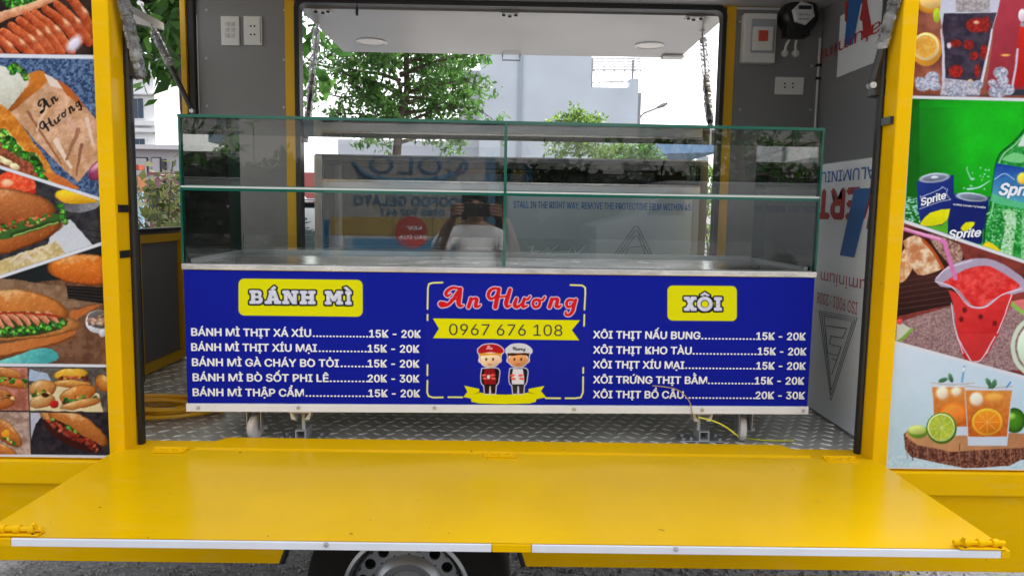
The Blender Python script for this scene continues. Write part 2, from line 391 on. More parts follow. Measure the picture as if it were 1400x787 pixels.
def print_sheet(name, O, U, V, wid, hei, step, par, painter, world=True, tomat=None, gain=1.2, m=None, label=None, base=(255, 255, 255)):
    nu = int(wid / step) + 1; nv = int(hei / step) + 1
    a = np.linspace(0, wid, nu); b = np.linspace(0, hei, nv); A, B = np.meshgrid(a, b)
    O = np.array(O, float); U = np.array(U, float); V = np.array(V, float)
    Pn = O + A[..., None] * U + B[..., None] * V
    Pw = Pn if tomat is None else Pn @ np.array(tomat.to_3x3()).T + np.array(tomat.translation)
    px, py = proj(Pw); cv = Cv(px, py, base); painter(cv)
    colr = np.ones((nu * nv, 4), np.float32); colr[:, :3] = np.clip(lin(np.clip(cv.C, 0, 255)) * gain, 0, .86).reshape(-1, 3)
    me = bpy.data.meshes.new(name); me.vertices.add(nu * nv); me.vertices.foreach_set('co', Pn.reshape(-1).astype(np.float32))
    i = (np.arange(nv - 1)[:, None] * nu + np.arange(nu - 1)[None, :]).reshape(-1)
    q = np.stack([i, i + 1, i + 1 + nu, i + nu], 1).reshape(-1).astype(np.int32); nf = len(i)
    me.loops.add(nf * 4); me.loops.foreach_set('vertex_index', q); me.polygons.add(nf)
    me.polygons.foreach_set('loop_start', np.arange(nf, dtype=np.int32) * 4); me.update(calc_edges=True)
    at = me.color_attributes.new('ink', 'FLOAT_COLOR', 'POINT'); at.data.foreach_set('color', colr.reshape(-1))
    me.materials.append(m or PRN)
    o = bpy.data.objects.new(name, me); COL.objects.link(o); parent_to(o, par, world)
    if label: o['label'] = label
    return o
#@@BODY

# ================================================================== SETTING
YF, YR, FZ, SZ = 2.0, 3.40, 0.712, 0.738       # front skin, rear wall, floor, shelf top
XL, XR = -1.50, 1.80                            # end walls
asp = mat('asphalt', (.075, .072, .072), .85, bump=1.0, bscale=55, var=.55, vscale=45, dist=.012)
def ground_mesh():
    mb = MB(); n = 1
    mb.add([(-900, -900, 0), (900, -900, 0), (900, 900, 0), (-900, 900, 0)], [(0, 1, 2, 3)]); return mb
tag(P('ground', ground_mesh(), asp), 'grey asphalt street running under and around the yellow trailer', kind='structure')
pav = mat('paving', (.42, .41, .40), .8, var=.2, vscale=3, bump=.3, bscale=12)
mb = MB(); mb.box(-30, 30, 7.5, 16, -.1, .12)
tag(P('pavement', mb, pav, bev=.02), 'pale paved pavement beyond the trailer', kind='structure')
mb = MB(); mb.add([(-60, -20, .004), (60, -20, .004), (60, -.6, .004), (-60, -.6, .004)], [(0, 1, 2, 3)])
tag(P('road', mb, mat('pale_concrete_road', (.36, .35, .33), .85, var=.15, vscale=1.5, bump=.3, bscale=30)), 'pale concrete road on the photographer\'s side of the trailer', kind='structure')
# gravel scattered on the asphalt near the wheel
mb = MB(); rr = random.Random(3)
for i in range(9000):
    x = rr.uniform(-1.9, 1.9); y = rr.uniform(2.3, 3.9); s = rr.uniform(.003, .012) * rr.choice((1, 1, 1.7))
    a = rr.uniform(0, 6.28); c, q = math.cos(a) * s, math.sin(a) * s
    mb.add([(x + c, y + q, 0), (x - q, y + c, 0), (x - c, y - q, 0), (x + q, y - c, 0), (x + rr.uniform(-.3, .3) * s, y, s * rr.uniform(.5, 1.1))], [(0, 1, 4), (1, 2, 4), (2, 3, 4), (3, 0, 4)])
tag(P('gravel', mb, mat('gravel_stone', (.17, .16, .155), .85, var=.75, vscale=60)), 'loose grey grit lying on the asphalt', kind='stuff')

# ================================================================== TRAILER
TR = thing('food_trailer', 'yellow food trailer with open serving hatch, grey interior and food posters beside the opening', 'food trailer', (0, 2.7, 0))
T = lambda n, mb, m, **k: P(n, mb, m, TR, **k)
PZ0 = .708
# outer skin panels
mb = MB(); mb.box(XL, -1.085, YF + .004, YF + .045, PZ0 - .002, 2.42); T('side_panel', mb, YEL, bev=.003)
mb = MB(); mb.box(1.073, XR, YF + .004, YF + .045, PZ0 - .002, 2.42); T('side_panel', mb, YEL, bev=.003)
mb = MB(); mb.box(-1.085, 1.073, YF + .006, YF + .10, 2.31, 2.42); T('header_panel', mb, YEL, bev=.003)
# posts of the serving hatch (face + jamb)
for x0, x1 in ((-1.083, -1.040), (1.030, 1.071)):
    mb = MB(); mb.box(x0, x1, YF - .012, YF + .062, SZ - .03, 2.308); T('hatch_post', mb, YEL, bev=.004)
for x0, x1 in ((-1.040, -1.022), (1.013, 1.030)):
    mb = MB(); mb.box(x0 + .001, x1, YF + .052, YF + .078, SZ - .015, 2.308); o = T('rubber_seal', mb, BLK, bev=.008, smooth=True)
# rails and lower body
mb = MB(); mb.box(XL, -1.085, YF - .010, YF + .05, .636, PZ0 - .004); mb.box(1.073, XR, YF - .010, YF + .05, .636, PZ0 - .004); T('frame_rail', mb, YEL, bev=.004)
mb = MB(); mb.box(-1.083, 1.071, YF - .006, YF + .05, .638, SZ - .032); T('hatch_rail', mb, YEL, bev=.003)
LB = W(388, 752, YF); RB = W(712, 757, YF); lb2 = W(380, 770, YF); rb2 = W(719, 772, YF); BZ = .404
mb = MB()
mb.prism([(XL, BZ), (lb2[0], BZ), (LB[0], .45), (LB[0] + .10, .62), (LB[0] + .10, .634), (XL, .634)], YF + .012, YF + .04)
T('skirt_panel', mb, YEL, bev=.002)
mb = MB()
mb.prism([(rb2[0], BZ), (XR, BZ), (XR, .634), (RB[0] - .10, .634), (RB[0] - .10, .62), (RB[0], .45)], YF + .012, YF + .04)
T('skirt_panel', mb, YEL, bev=.002)
mb = MB(); mb.tube([(lb2[0] + .004, YF + .02, BZ), (LB[0] + .004, YF + .02, .45), (LB[0] + .104, YF + .02, .615), (RB[0] - .104, YF + .02, .615), (RB[0] - .004, YF + .02, .45), (rb2[0] - .004, YF + .02, BZ)], .010, 8)
T('wheel_arch_trim', mb, BLK)
mb = MB(); mb.box(LB[0] + .11, RB[0] - .11, YF + .10, YF + .36, .617, .632); T('mudguard', mb, BLK)
# underfloor, axle, end walls, roof
mb = MB(); mb.box(XL + .01, XR - .01, YF + .05, YR - .05, .64, .688); T('underfloor', mb, mat('underfloor_steel', (.03, .03, .03), .7))
mb = MB(); wc = W(557, 826, YF + .06); wr = .300; mb.cyl((wc[0], YF + .22, wc[2]), (wc[0], YR - .2, wc[2]), .03); mb.box(wc[0] - .3, wc[0] + .3, YF + .42, YF + .46, wc[2] - .02, wc[2] + .03); T('axle', mb, BPL)
# wheel
WH = P('wheel', MB().lathe((wc[0], YF + .03, wr), (0, 1, 0), [(.185, .02), (.192, .0), (.225, -.006), (.262, 0), (.284, .012), (.296, .035), (.300, .06), (.300, .14), (.29, .17), (.25, .19), (.185, .18)], 64), TYRE, TR, smooth=True)
WH.name = 'wheel'
rimb = MB()
rimb.lathe((wc[0], YF + .03, wr), (0, 1, 0), [(.186, .022), (.188, .004), (.178, .0), (.172, .012), (.166, .035), (.158, .05), (.150, .040)], 64)
P('rim', rimb, mat('silver_wheel_paint', (.36, .37, .39), .33, metal=.75, var=.1, vscale=12), WH, smooth=True)
# disc with 16 round holes (real openings)
bm = bmesh.new(); cx0, cz0, yy = wc[0], wr, YF + .068
dm = MB(); nh = 16
for i in range(nh):
    a0 = 2 * math.pi * (i - .5 + .42) / nh; am = 2 * math.pi * (i + .42) / nh; a1 = 2 * math.pi * (i + .5 + .42) / nh
    rin, rout, rh = .108, .155, .0165; hc = (.135 * math.cos(am), .135 * math.sin(am)); K = 20
    outer = []
    for k in range(K):
        t = 2 * math.pi * k / K + am; dx, dy = math.cos(t - am), math.sin(t - am)
        # map unit square direction to sector cell
        sq = 1 / max(abs(dx), abs(dy)); u, v = dx * sq, dy * sq
        r_ = .1315 + u * (rout - rin) / 2; aa_ = am + v * (a1 - a0) / 2; outer.append((r_ * math.cos(aa_), r_ * math.sin(aa_), 0))
    inner = [(hc[0] + rh * math.cos(2 * math.pi * k / K + am), hc[1] + rh * math.sin(2 * math.pi * k / K + am), .0) for k in range(K)]
    deep = [(p[0], p[1], .012) for p in inner]
    vs = [(cx0 + p[0], yy + p[2] - (.010 if False else 0), cz0 + p[1]) for p in outer + inner + deep]
    fs = [(k, (k + 1) % K, K + (k + 1) % K, K + k) for k in range(K)] + [(K + k, K + (k + 1) % K, 2 * K + (k + 1) % K, 2 * K + k) for k in range(K)]
    dm.add(vs, fs)
dm.lathe((cx0, yy, cz0), (0, 1, 0), [(.156, .0), (.160, -.012), (.162, 0)], 64)
dm.lathe((cx0, yy, cz0), (0, 1, 0), [(.109, .0), (.100, -.010), (.088, -.018), (.070, -.016), (.062, -.004), (.040, -.004), (.036, -.02), (0.0005, -.022)], 64)
P('rim_disc', dm, MATS['silver_wheel_paint'], WH, smooth=True)
mb = MB(); mb.cyl((cx0, yy + .05, cz0), (cx0, yy + .055, cz0), .15, n=32); P('brake_disc', mb, DARK, WH)
# interior
mb = MB(); mb.box(XL + .01, XR - .01, YF + .098, YR - .002, FZ - .02, FZ); T('floor', mb, PLATE)
lug = MB(); rr = random.Random(5); pit = .044
nx = int(2.9 / pit); ny = int(1.28 / pit)
for j in range(ny):
    for i in range(nx):
        x = XL + .03 + i * pit; y = YF + .115 + j * pit
        if j % 2: x += pit * .5
        a = R(38 if (i + j // 2) % 2 == 0 else -38) + rr.uniform(-.03, .03); c, s = math.cos(a), math.sin(a)
        L, w_, h = .0185, .0042, .0024
        pts = [(-L, 0, 0), (0, -w_, 0), (L, 0, 0), (0, w_, 0), (-L * .55, 0, h), (0, -w_ * .3, h), (L * .55, 0, h), (0, w_ * .3, h)]
        lug.add([(x + p[0] * c - p[1] * s, y + p[0] * s + p[1] * c, FZ + p[2]) for p in pts], [(4, 5, 6, 7), (0, 1, 5, 4), (1, 2, 6, 5), (2, 3, 7, 6), (3, 0, 4, 7)])
tag(T('tread_lug', lug, LUG), kind='stuff')
# sill
mb = MB(); mb.box(-1.04, 1.03, YF - .004, YF + .097, SZ - .028, SZ - .006); T('sill', mb, YEL, bev=.002)
sx0 = W(262, 612, YF)[0]; sx1 = W(1112, 620, YF)[0]
mb = MB(); mb.hexa([(sx0, YF + .006, SZ - .005), (sx1, YF + .006, SZ - .005), (sx1 - .05, YF + .108, SZ - .005), (sx0 + .06, YF + .108, SZ - .005)], [(sx0 + .004, YF + .010, SZ + .003), (sx1 - .004, YF + .010, SZ + .003), (sx1 - .054, YF + .104, SZ + .003), (sx0 + .064, YF + .104, SZ + .003)]); T('threshold_strip', mb, YEL)
# rear wall around the window
wl, wrr = W(411, 150, YR)[0], W(984, 150, YR)[0]; wt = W(700, 10, YR)[2]; wb = 1.06
cl = W(270, 100, YR)[0]; cr = W(1121, 100, YR)[0]; WRX = cr
mb = MB(); mb.box(cl, wl - .065, YR, YR + .04, FZ, 2.33); T('rear_wall_panel', mb, GREY)
mb = MB(); mb.box(wrr + .055, cr, YR, YR + .04, FZ, W(1060, 11, YR)[2]); T('rear_wall_panel', mb, GREY)
mb = MB(); mb.box(wl - .065, wrr + .055, YR, YR + .04, FZ, wb - .03); T('rear_wall_panel', mb, GREY)
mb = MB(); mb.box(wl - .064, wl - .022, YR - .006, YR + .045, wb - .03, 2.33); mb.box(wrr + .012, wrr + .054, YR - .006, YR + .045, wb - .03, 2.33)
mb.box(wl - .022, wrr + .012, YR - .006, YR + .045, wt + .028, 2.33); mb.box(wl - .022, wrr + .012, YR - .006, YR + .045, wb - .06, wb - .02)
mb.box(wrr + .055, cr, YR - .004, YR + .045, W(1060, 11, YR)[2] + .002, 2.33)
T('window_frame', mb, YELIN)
sl = MB()
def rrect(x0, x1, z0, z1, r, k=5):
    p = []
    for cx, cz, a0 in ((x1 - r, z1 - r, 0), (x0 + r, z1 - r, 90), (x0 + r, z0 + r, 180), (x1 - r, z0 + r, 270)):
        for i in range(k + 1): a = R(a0 + 90 * i / k); p.append((cx + r * math.cos(a), cz + r * math.sin(a)))
    return p
ro = rrect(wl - .022, wrr + .012, wb - .02, wt + .028, .05); ri = rrect(wl, wrr - .006, wb + .005, wt, .03)
n = len(ro); vs = [(p[0], YR - .012, p[1]) for p in ro] + [(p[0], YR - .012, p[1]) for p in ri] + [(p[0], YR + .05, p[1]) for p in ro] + [(p[0], YR + .05, p[1]) for p in ri]
sl.add(vs, [(i, (i + 1) % n, n + (i + 1) % n, n + i) for i in range(n)] + [(n + i, n + (i + 1) % n, 3 * n + (i + 1) % n, 3 * n + i) for i in range(n)] + [(i, (i + 1) % n, 2 * n + (i + 1) % n, 2 * n + i) for i in range(n)])
T('window_seal', sl, BLK)
# corner posts, conduit, trims
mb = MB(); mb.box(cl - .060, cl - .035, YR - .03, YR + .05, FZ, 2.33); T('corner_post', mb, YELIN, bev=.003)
mb = MB(); mb.box(cl - .034, cl - .001, YR - .02, YR + .03, FZ, 2.33); T('rubber_seal', mb, BLK, bev=.006)
mb = MB(); mb.cyl((cr - .010, YR - .006, FZ), (cr - .010, YR - .006, 2.2), .006, n=10); T('conduit', mb, PLWD)
for yy_ in (90, 108):
    mb = MB(); z = W(1118, yy_, YR)[2]; mb.box(cr - .022, cr + .0, YR - .015, YR, z - .006, z + .006); T('conduit_clip', mb, BPL)
mb = MB(); z = W(1060, 11, YR)[2]; mb.box(wrr + .056, cr - .02, YR - .004, YR, z - .010, z - .001); T('trim_strip', mb, PLWD)
mb = MB(); mb.box(cl + .002, cl + .007, YR - .004, YR, 1.3, 2.25); T('trim_strip', mb, PLWD)
for px, y0_, y1_ in ((330, 150, 152.0), (1062, 140, 142)):
    pass
mb = MB()
for px, py in ((282, 14), (388, 14), (282, 80), (388, 82), (283, 145), (388, 147), (1012, 30), (1012, 150), (1108, 150), (1110, 90)):
    c = W(px, py, YR - .001); mb.lathe((c[0], YR, c[2]), (0, -1, 0), [(.006, 0), (.005, .002), (.0005, .003)], 8)
T('screw', mb, GALV)
mb = MB(); z = W(330, 112, YR)[2]
for a_, b_ in ((cl + .01, wl - .07), (wrr + .06, cr - .03)): mb.box(a_, b_, YR - .0012, YR, 1.78, 1.7825)
T('edge_line', mb, mat('sealant_grey', (.16, .16, .165), .5))
# right end wall and low film-wrapped cabinet
mb = MB(); mb.box(cr, cr + .03, YF + .05, YR + .04, FZ, 2.33); T('end_wall', mb, GREY)
mb = MB(); mb.box(1.112, cr - .004, YF + .10, 3.16, FZ + .002, 1.592); side_cab = T('side_cabinet', mb, mat('cabinet_grey', (.3, .31, .32), .4), bev=.003)
# left end: low door leaf, open above
lx = XL; lz = 1.30
mb = MB(); mb.box(lx, lx + .03, YF + .05, YR - .03, FZ, lz); low = T('low_door', mb, mat('door_grey', (.16, .16, .165), .5))
fr = MB(); fr.box(lx + .031, lx + .045, YF + .06, YR - .04, lz - .045, lz - .012); fr.box(lx + .031, lx + .045, YF + .06, YR - .04, FZ + .01, FZ + .05)
for y in (2.93, YR - .08): fr.box(lx + .031, lx + .045, y, y + .035, FZ + .051, lz - .046)
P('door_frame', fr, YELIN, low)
mb = MB(); mb.box(lx - .003, lx + .05, YF + .05, YR - .031, lz, lz + .014); mb.box(lx + .03, lx + .075, 2.83, 2.90, FZ, lz); P('door_seal', mb, BLK, low, bev=.003)
# roof, upper left side hatch, ceiling
mb = MB(); mb.box(XL, XR, YF + .05, YR + .045, 2.332, 2.44); T('roof', mb, PLWD, bev=.01)
mb = MB(); mb.hexa([(XL - .01, 2.15, 2.17), (XL - .01, YR - .05, 2.17), (XL - .75, YR - .05, 2.33), (XL - .75, 2.15, 2.33)], [(XL - .01, 2.15, 2.20), (XL - .01, YR - .05, 2.20), (XL - .75, YR - .05, 2.33), (XL - .75, 2.15, 2.33)]); sh = T('side_hatch', mb, PLWD)
# front hatch lifted above the opening, outside the frame
mb = MB(); mb.hexa([(-1.07, YF - .02, 2.36), (1.06, YF - .02, 2.36), (1.06, 1.70, 3.35), (-1.07, 1.70, 3.35)], [(-1.07, YF + .0, 2.445), (1.06, YF + .0, 2.445), (1.06, 1.735, 3.36), (-1.07, 1.735, 3.36)]); T('front_hatch', mb, [PLWD])
def strut(a, b, par=TR, frac=.55, wrap=None, r=.011, name='gas_strut', label=None):
    a, b = Vector(a), Vector(b); m = a.lerp(b, frac)
    s = P(name, MB().cyl(a, m, r, n=12), BPL, par, smooth=True, label=label)
    P('rod', MB().cyl(m, b, r * .42, n=10), ALU, s, smooth=True)
    e = MB(); e.cyl(a - Vector((0, .012, 0)), a + Vector((0, .012, 0)), r * .9, n=10); e.cyl(b - Vector((0, .012, 0)), b + Vector((0, .012, 0)), r * .9, n=10)
    P('end_fitting', e, ALU, s, smooth=True)
    if wrap:
        q0, q1 = a.lerp(b, wrap[0]), a.lerp(b, wrap[1]); pts = []; rs = []
        for i in range(60):
            t = i / 59; pts.append(q0.lerp(q1, t) + Vector((rr.uniform(-1, 1), rr.uniform(-1, 1), rr.uniform(-1, 1))) * r * .25); rs.append(r * rr.uniform(1.35, 1.75))
        P('plastic_wrap', MB().tube(pts, rs, 7), WRAP, s)
    return s
la = W(192, 92, 2.07); lb_ = Vector((-1.08, 1.80, 2.72))
strut((la[0], 2.06, la[2]), lb_, frac=.8, wrap=(-.03, .2), r=.010)
ra = W(1189, 118, 2.07); strut((ra[0], 2.06, ra[2]), (1.08, 1.80, 2.72), frac=.8, wrap=(.10, .4), r=.010)
for px, py in ((184, 95), (1200, 121)):
    c = W(px, py, 2.08); mb = MB(); mb.box(c[0] - .02, c[0] + .02, 2.055, 2.10, c[2] - .024, c[2] + .024); T('strut_bracket', mb, BPL, bev=.004)
strut(W(263, 152, YR - .06), W(192, 5, 3.25), frac=.5, wrap=(.45, .75), r=.011)
# cables hanging down the right seal
mb = MB(); pts = [W(x, y, 2.10) for x, y in ((1213, 60), (1209, 100), (1206, 150), (1204, 210), (1202, 280), (1199, 350), (1196, 420))]; mb.tube(smooth_path(pts, 6), .0045, 8); T('cable', mb, BLK, smooth=True)
mb = MB(); pts = [W(x, y, 2.10) for x, y in ((168, 30), (171, 120), (175, 200), (178, 300), (182, 420), (186, 560))]; mb.tube(smooth_path(pts, 6), .005, 8); T('cable', mb, BLK, smooth=True)
for px, py in ((168, 285), (170, 347), (1213, 316), (1212, 166), (1207, 352)):
    c = W(px, py, 2.03); mb = MB(); mb.box(c[0] - .006, c[0] + .006, 2.0, 2.049, c[2] - .01, c[2] + .01); T('clip', mb, BPL)

# rear hatch: slab, downlights, struts, handle, hinges
hy0 = YR + .06; hz = W(700, 17, hy0)[2]
hx0 = W(408, 14, hy0)[0]; hx1 = W(984, 22, hy0)[0]
far = WZ(470, 71, hz); hy1 = (far[1] + WZ(937, 80, hz)[1]) / 2
hx1 = (hx1 + WZ(937, 80, hz)[0]) / 2; hx0 = (hx0 + far[0]) / 2
mb = MB(); mb.box(hx0, hx1, hy0, hy1, hz, hz + .035); RH = T('rear_hatch', mb, mat('hatch_underside', (.175, .165, .16), .3, var=.14, vscale=2), bev=.003)
def down(px, py, rx):
    c = WZ(px, py, hz); r = rx / F * math.hypot(c[1], c[2] - CAMZ)
    d = P('downlight', MB().lathe((c[0], c[1], hz), (0, 0, -1), [(r, 0), (r, .004), (r * .86, .006)], 40), PLW, RH, smooth=True)
    P('diffuser', MB().lathe((c[0], c[1], hz), (0, 0, -1), [(r * .86, .004), (r * .5, .007), (.0005, .008)], 32), mat('downlight_diffuser', (.8, .74, .68), .35), d, smooth=True)
down(508, 57, 20); down(888, 62, 19)
h0, h1 = W(687, 76, hy1), W(711, 76, hy1)
P('handle', MB().tube([(h0[0], hy1 + .005, hz), (h0[0], hy1 + .005, hz - .028), (h1[0], hy1 + .005, hz - .028), (h1[0], hy1 + .005, hz)], .004, 8), BPL, RH)
for px in (440, 697, 950):
    c = W(px, 18, hy0 + .03); mb = MB(); mb.box(c[0] - .04, c[0] + .04, hy0 + .002, hy0 + .07, hz - .004, hz - .0005); g = P('hinge', mb, PLWD, RH)
    mb = MB()
    for dx, dy in ((-.028, .03), (0, .05), (.028, .03)): mb.cyl((c[0] + dx, hy0 + dy, hz - .004), (c[0] + dx, hy0 + dy, hz - .012), .008, n=10)
    P('screw', mb, BPL, g)
c = W(937, 77, hy1 - .02); mb = MB(); mb.box(c[0] - .14, c[0] - .02, hy1 - .09, hy1 - .01, hz - .012, hz - .001); P('latch_plate', mb, PLWD, RH)
strut(W(418, 192, YR + .05), W(434, 33, YR + .33), RH, frac=.55, wrap=(.1, .95), r=.011)
strut(W(971, 172, YR + .05), W(960, 42, YR + .33), RH, frac=.50, wrap=(.05, .9), r=.012)
mb = MB(); c = W(488, 2, YR - .02); d = W(488, 22, YR - .02); mb.cyl(c, W(488, 11, YR - .02), .003, n=6); mb.cyl(W(488, 10, YR - .02), d, .007, .006, n=8); T('lamp_pull', mb, BPL)

# sockets, breaker, meter on the rear wall
def wbox(px0, px1, py0, py1, th=.010, Y=None, back=0):
    Y = YR if Y is None else Y; a = W(px0, (py0 + py1) / 2, Y); b = W(px1, (py0 + py1) / 2, Y); t = W((px0 + px1) / 2, py0, Y)[2]; u = W((px0 + px1) / 2, py1, Y)[2]
    return MB().box(a[0], b[0], Y - th - back, Y - .0005 - back, u, t)
swp = T('switch_plate', wbox(303, 328, 23, 63), PLW, bev=.003)
for i in range(2):
    for j in range(3):
        x, y = 311.5 + i * 7.5, 34 + j * 7.8; P('switch', wbox(x - 2.6, x + 2.6, y - 2.6, y + 2.6, .006, back=.010), PLWD, swp, bev=.002)
so = T('socket', wbox(334, 359, 23, 62.5), PLW, bev=.003)
mb = MB()
for x in (343, 348):
    for y in (36, 47.5): p = W(x, y, YR - .010); mb.cyl((p[0], YR - .0108, p[2]), (p[0], YR - .0095, p[2]), .0042, n=10)
P('socket_hole', mb, DARK, so)
mb = wbox(356.5, 357.3, 25, 60, .0005, back=.0105); P('plate_edge', mb, BPL, so)
so = T('socket', wbox(1059, 1098, 106, 130), PLW, bev=.003)
mb = MB()
for x in (1073, 1084):
    for y in (114.5, 119.5): p = W(x, y, YR - .010); mb.cyl((p[0], YR - .0108, p[2]), (p[0], YR - .0095, p[2]), .0042, n=10)
P('socket_hole', mb, DARK, so)
bk = T('breaker_box', wbox(1012, 1056, 22, 89, .05), PLW, bev=.006)
P('breaker_cover', wbox(1021, 1053, 31, 76, .012, back=.051), mat('breaker_cover_plastic', (.35, .37, .4), .2), bk, bev=.004)
P('breaker', wbox(1022, 1049, 42, 74, .010, back=.064), PLW, bk, bev=.003)
P('switch', wbox(1029, 1041, 48, 62, .012, back=.075), REDP, bk, bev=.002)
c = W(1087, 26, YR); rm = 23 / F * YR
em = T('electric_meter', MB().lathe((c[0], YR, c[2]), (0, -1, 0), [(rm * 1.04, 0), (rm * 1.04, .05), (rm * .95, .075), (rm * .8, .085), (.0005, .086)], 40), BPL, smooth=True)
P('meter_face', MB().lathe((c[0], YR - .087, c[2]), (0, -1, 0), [(rm * .66, 0), (rm * .64, .012), (rm * .5, .016), (.0005, .017)], 6), mat('meter_face_white', (.62, .64, .66), .25), em)
P('meter_display', wbox(1079, 1096, 17, 22, .003, back=.106), BPL, em)
lettering('lettering', [('No 0 3 4 1', 0, .045, .0, .008), ('kWh 220V 50Hz', 0, .045, -.018, .006)], INKK, em, (c[0] - .022, YR - .1055, c[2] - .012), (1, 0, 0), (0, 0, 1))
P('terminal_box', wbox(1068, 1099, 39, 54, .07), BPL, em, bev=.004)
for x0, x1 in ((1079, 1073), (1089, 1088)):
    a, b, d = W(x0, 55, YR - .03), W((x0 + x1) / 2 - 1, 62, YR - .02), W(x1, 73, YR - .01)
    mb = MB(); mb.tube(smooth_path([a, b, d], 5), .006, 8); mb.lathe((d[0], YR, d[2]), (0, -1, 0), [(.016, 0), (.016, .012), (.006, .016), (.0005, .016)], 16); P('wire', mb, PLW, em, smooth=True)

# film sheets with upside-down print on the right
def film(name, X, pa, pb, zt, zb, par=TR):
    mb = MB(); ya, yb = WX(*pa, X)[1], WX(*pb, X)[1]
    mb.box(X - .0025, X - .0005, min(ya, yb), max(ya, yb), zb, zt); return P(name, mb, FILM, par), ya, yb
FX = 1.112
fl, y0, y1 = film('protective_film', FX, (1203, 300), (1047, 300), 1.588, .722)
fo = (FX - .0035, 0, 0); fu = (0, 1, 0); fv = (0, 0, -1)
def ft(name, s, ink, pxl, pxr, pyt, pyb, bold=.02, X=FX, par=None, shear=0):
    """upside-down line: starts near the camera (right), runs deeper (left)"""
    m_ = ((pxl + pxr) / 2)
    yl, yr = WX(pxl, (pyt + pyb) / 2, X)[1], WX(pxr, (pyt + pyb) / 2, X)[1]; zt, zb = WX(m_, pyt, X)[2], WX(m_, pyb, X)[2]
    return lettering(name, [(s, yr, yl, -zt, zt - zb)], ink, par or fl, (X - .0035, 0, 0), (0, 1, 0), (0, 0, -1), bold=bold, shear=shear)
ft('lettering', 'ALUMINIUM COMPOSITE', INKB, 1050, 1197, 236, 250, .015)
ft('lettering', 'VERT', INKR, 1119, 1205, 259, 298, .05)
ft('lettering', 'aluminium composite', INKR, 1060, 1202, 372, 388, .0)
ft('lettering', 'ISO 9001 : 2008', INKR, 1118, 1174, 406, 422, .0)
def fpoly(pts, m, X=FX, par=None, name='logo_mark'):
    par = par or fl; v = [tuple(WX(x, y, X - .0042)) for x, y in pts]; mb = MB(); mb.add(v, [tuple(range(len(v)))]); me = bpy.data.meshes.new(name); me.from_pydata(mb.v, [], mb.f); me.materials.append(m); o = bpy.data.objects.new(name, me); COL.objects.link(o); parent_to(o, par); return o
fpoly([(1168, 258), (1191, 257), (1168, 352), (1148, 349)], INKB)
fpoly([(1194, 256), (1200, 256), (1194, 314), (1184, 313)], INKR)
for i, g in enumerate((0, 3.2, 6.4)):
    tri = [(1120 + g, 425 + g), (1172 - g, 434 + g * .8), (1136 + g * .1, 547 - g * 2.2)]
    mb = MB(); q = [tuple(WX(x, y, FX - .004)) for x, y in tri]; mb.tube(q + [q[0]], .0011, 4); P('logo_mark', mb, INKD, fl)
for seg in ([(1131, 445), (1158, 449), (1152, 462), (1136, 459), (1134, 470), (1150, 474), (1144, 492), (1137, 490)], [(1129, 455), (1131, 482), (1146, 486), (1137, 512)]):
    mb = MB(); mb.tube([tuple(WX(x, y, FX - .004)) for x, y in seg], .0014, 4); P('logo_mark', mb, INKD, fl)
f2, a_, b_ = film('protective_film', cr, (1206, 50), (1148, 50), 2.25, WX(1148, 105, cr)[2])
lab = lambda *a, **k: ft(*a, X=cr - .001, par=f2, **k)
lab('lettering', 'aluminium composite', INKR, 1020, 1202, 76, 92, bold=0)
fpoly([(1160, 0), (1178, 0), (1166, 61), (1154, 63)], INKB, cr, f2); fpoly([(1180, 0), (1185, 0), (1193, 47), (1180, 53), (1179, 30), (1175, 27)], INKR, cr, f2); fpoly([(1155, 2), (1160, 2), (1158, 30), (1155, 30)], INKR, cr, f2)

# shelf (folded-down flap)
shx0, shx1 = WZ(-37, 735, SZ)[0], WZ(1381, 752, SZ)[0]; shy = WZ(690, 742, SZ)[1]
bm = bmesh.new(); mb = MB(); nu, nv = 60, 20
for j in range(nv + 1):
    for i in range(nu + 1):
        x = shx0 + (shx1 - shx0) * i / nu; y = shy + (YF - .004 - shy) * j / nv
        e = min(i, nu - i, j, nv - j); z = SZ + (0 if e == 0 else .0018 * (mn.noise((x * 1.6, y * 3, 1)) + .5 * mn.noise((x * 5, y * 7, 4))) + .0022 * math.exp(-((y - 1.93) / .03) ** 2) * (mn.noise((x * 4, 0, 9))))
        mb.v.append((x, y, z))
for j in range(nv):
    for i in range(nu): k = j * (nu + 1) + i; mb.f.append((k, k + 1, k + nu + 2, k + nu + 1)); mb.m.append(0)
mb.box(shx0, shx1, shy, YF - .004, SZ - .0145, SZ - .0025)
SH = T('fold_down_shelf', mb, YSH, smooth=True)
ex0, ex1 = W(18, 745, shy)[0], W(1366, 760, shy)[0]
for nm, x0, x1, m in (('edge_strip', ex0, W(672, 748, shy)[0], WHT), ('edge_patch', W(673, 748, shy)[0], W(726, 748, shy)[0], YEL), ('edge_strip', W(727, 748, shy)[0], ex1, WHT), ('edge_patch', shx0, ex0 - .001, YEL), ('edge_patch', ex1 + .001, shx1, YEL)):
    mb = MB(); mb.box(x0, x1, shy - .006, shy - .0005, SZ - .0165, SZ - .0005); P(nm, mb, m, SH, bev=.001)
for px, py in ((446, 744), (924, 750)):
    c = W(px, py, shy - .006); P('screw', MB().lathe((c[0], shy - .006, c[2]), (0, -1, 0), [(.0055, 0), (.005, .0025), (.0005, .003)], 12), GALV, SH)
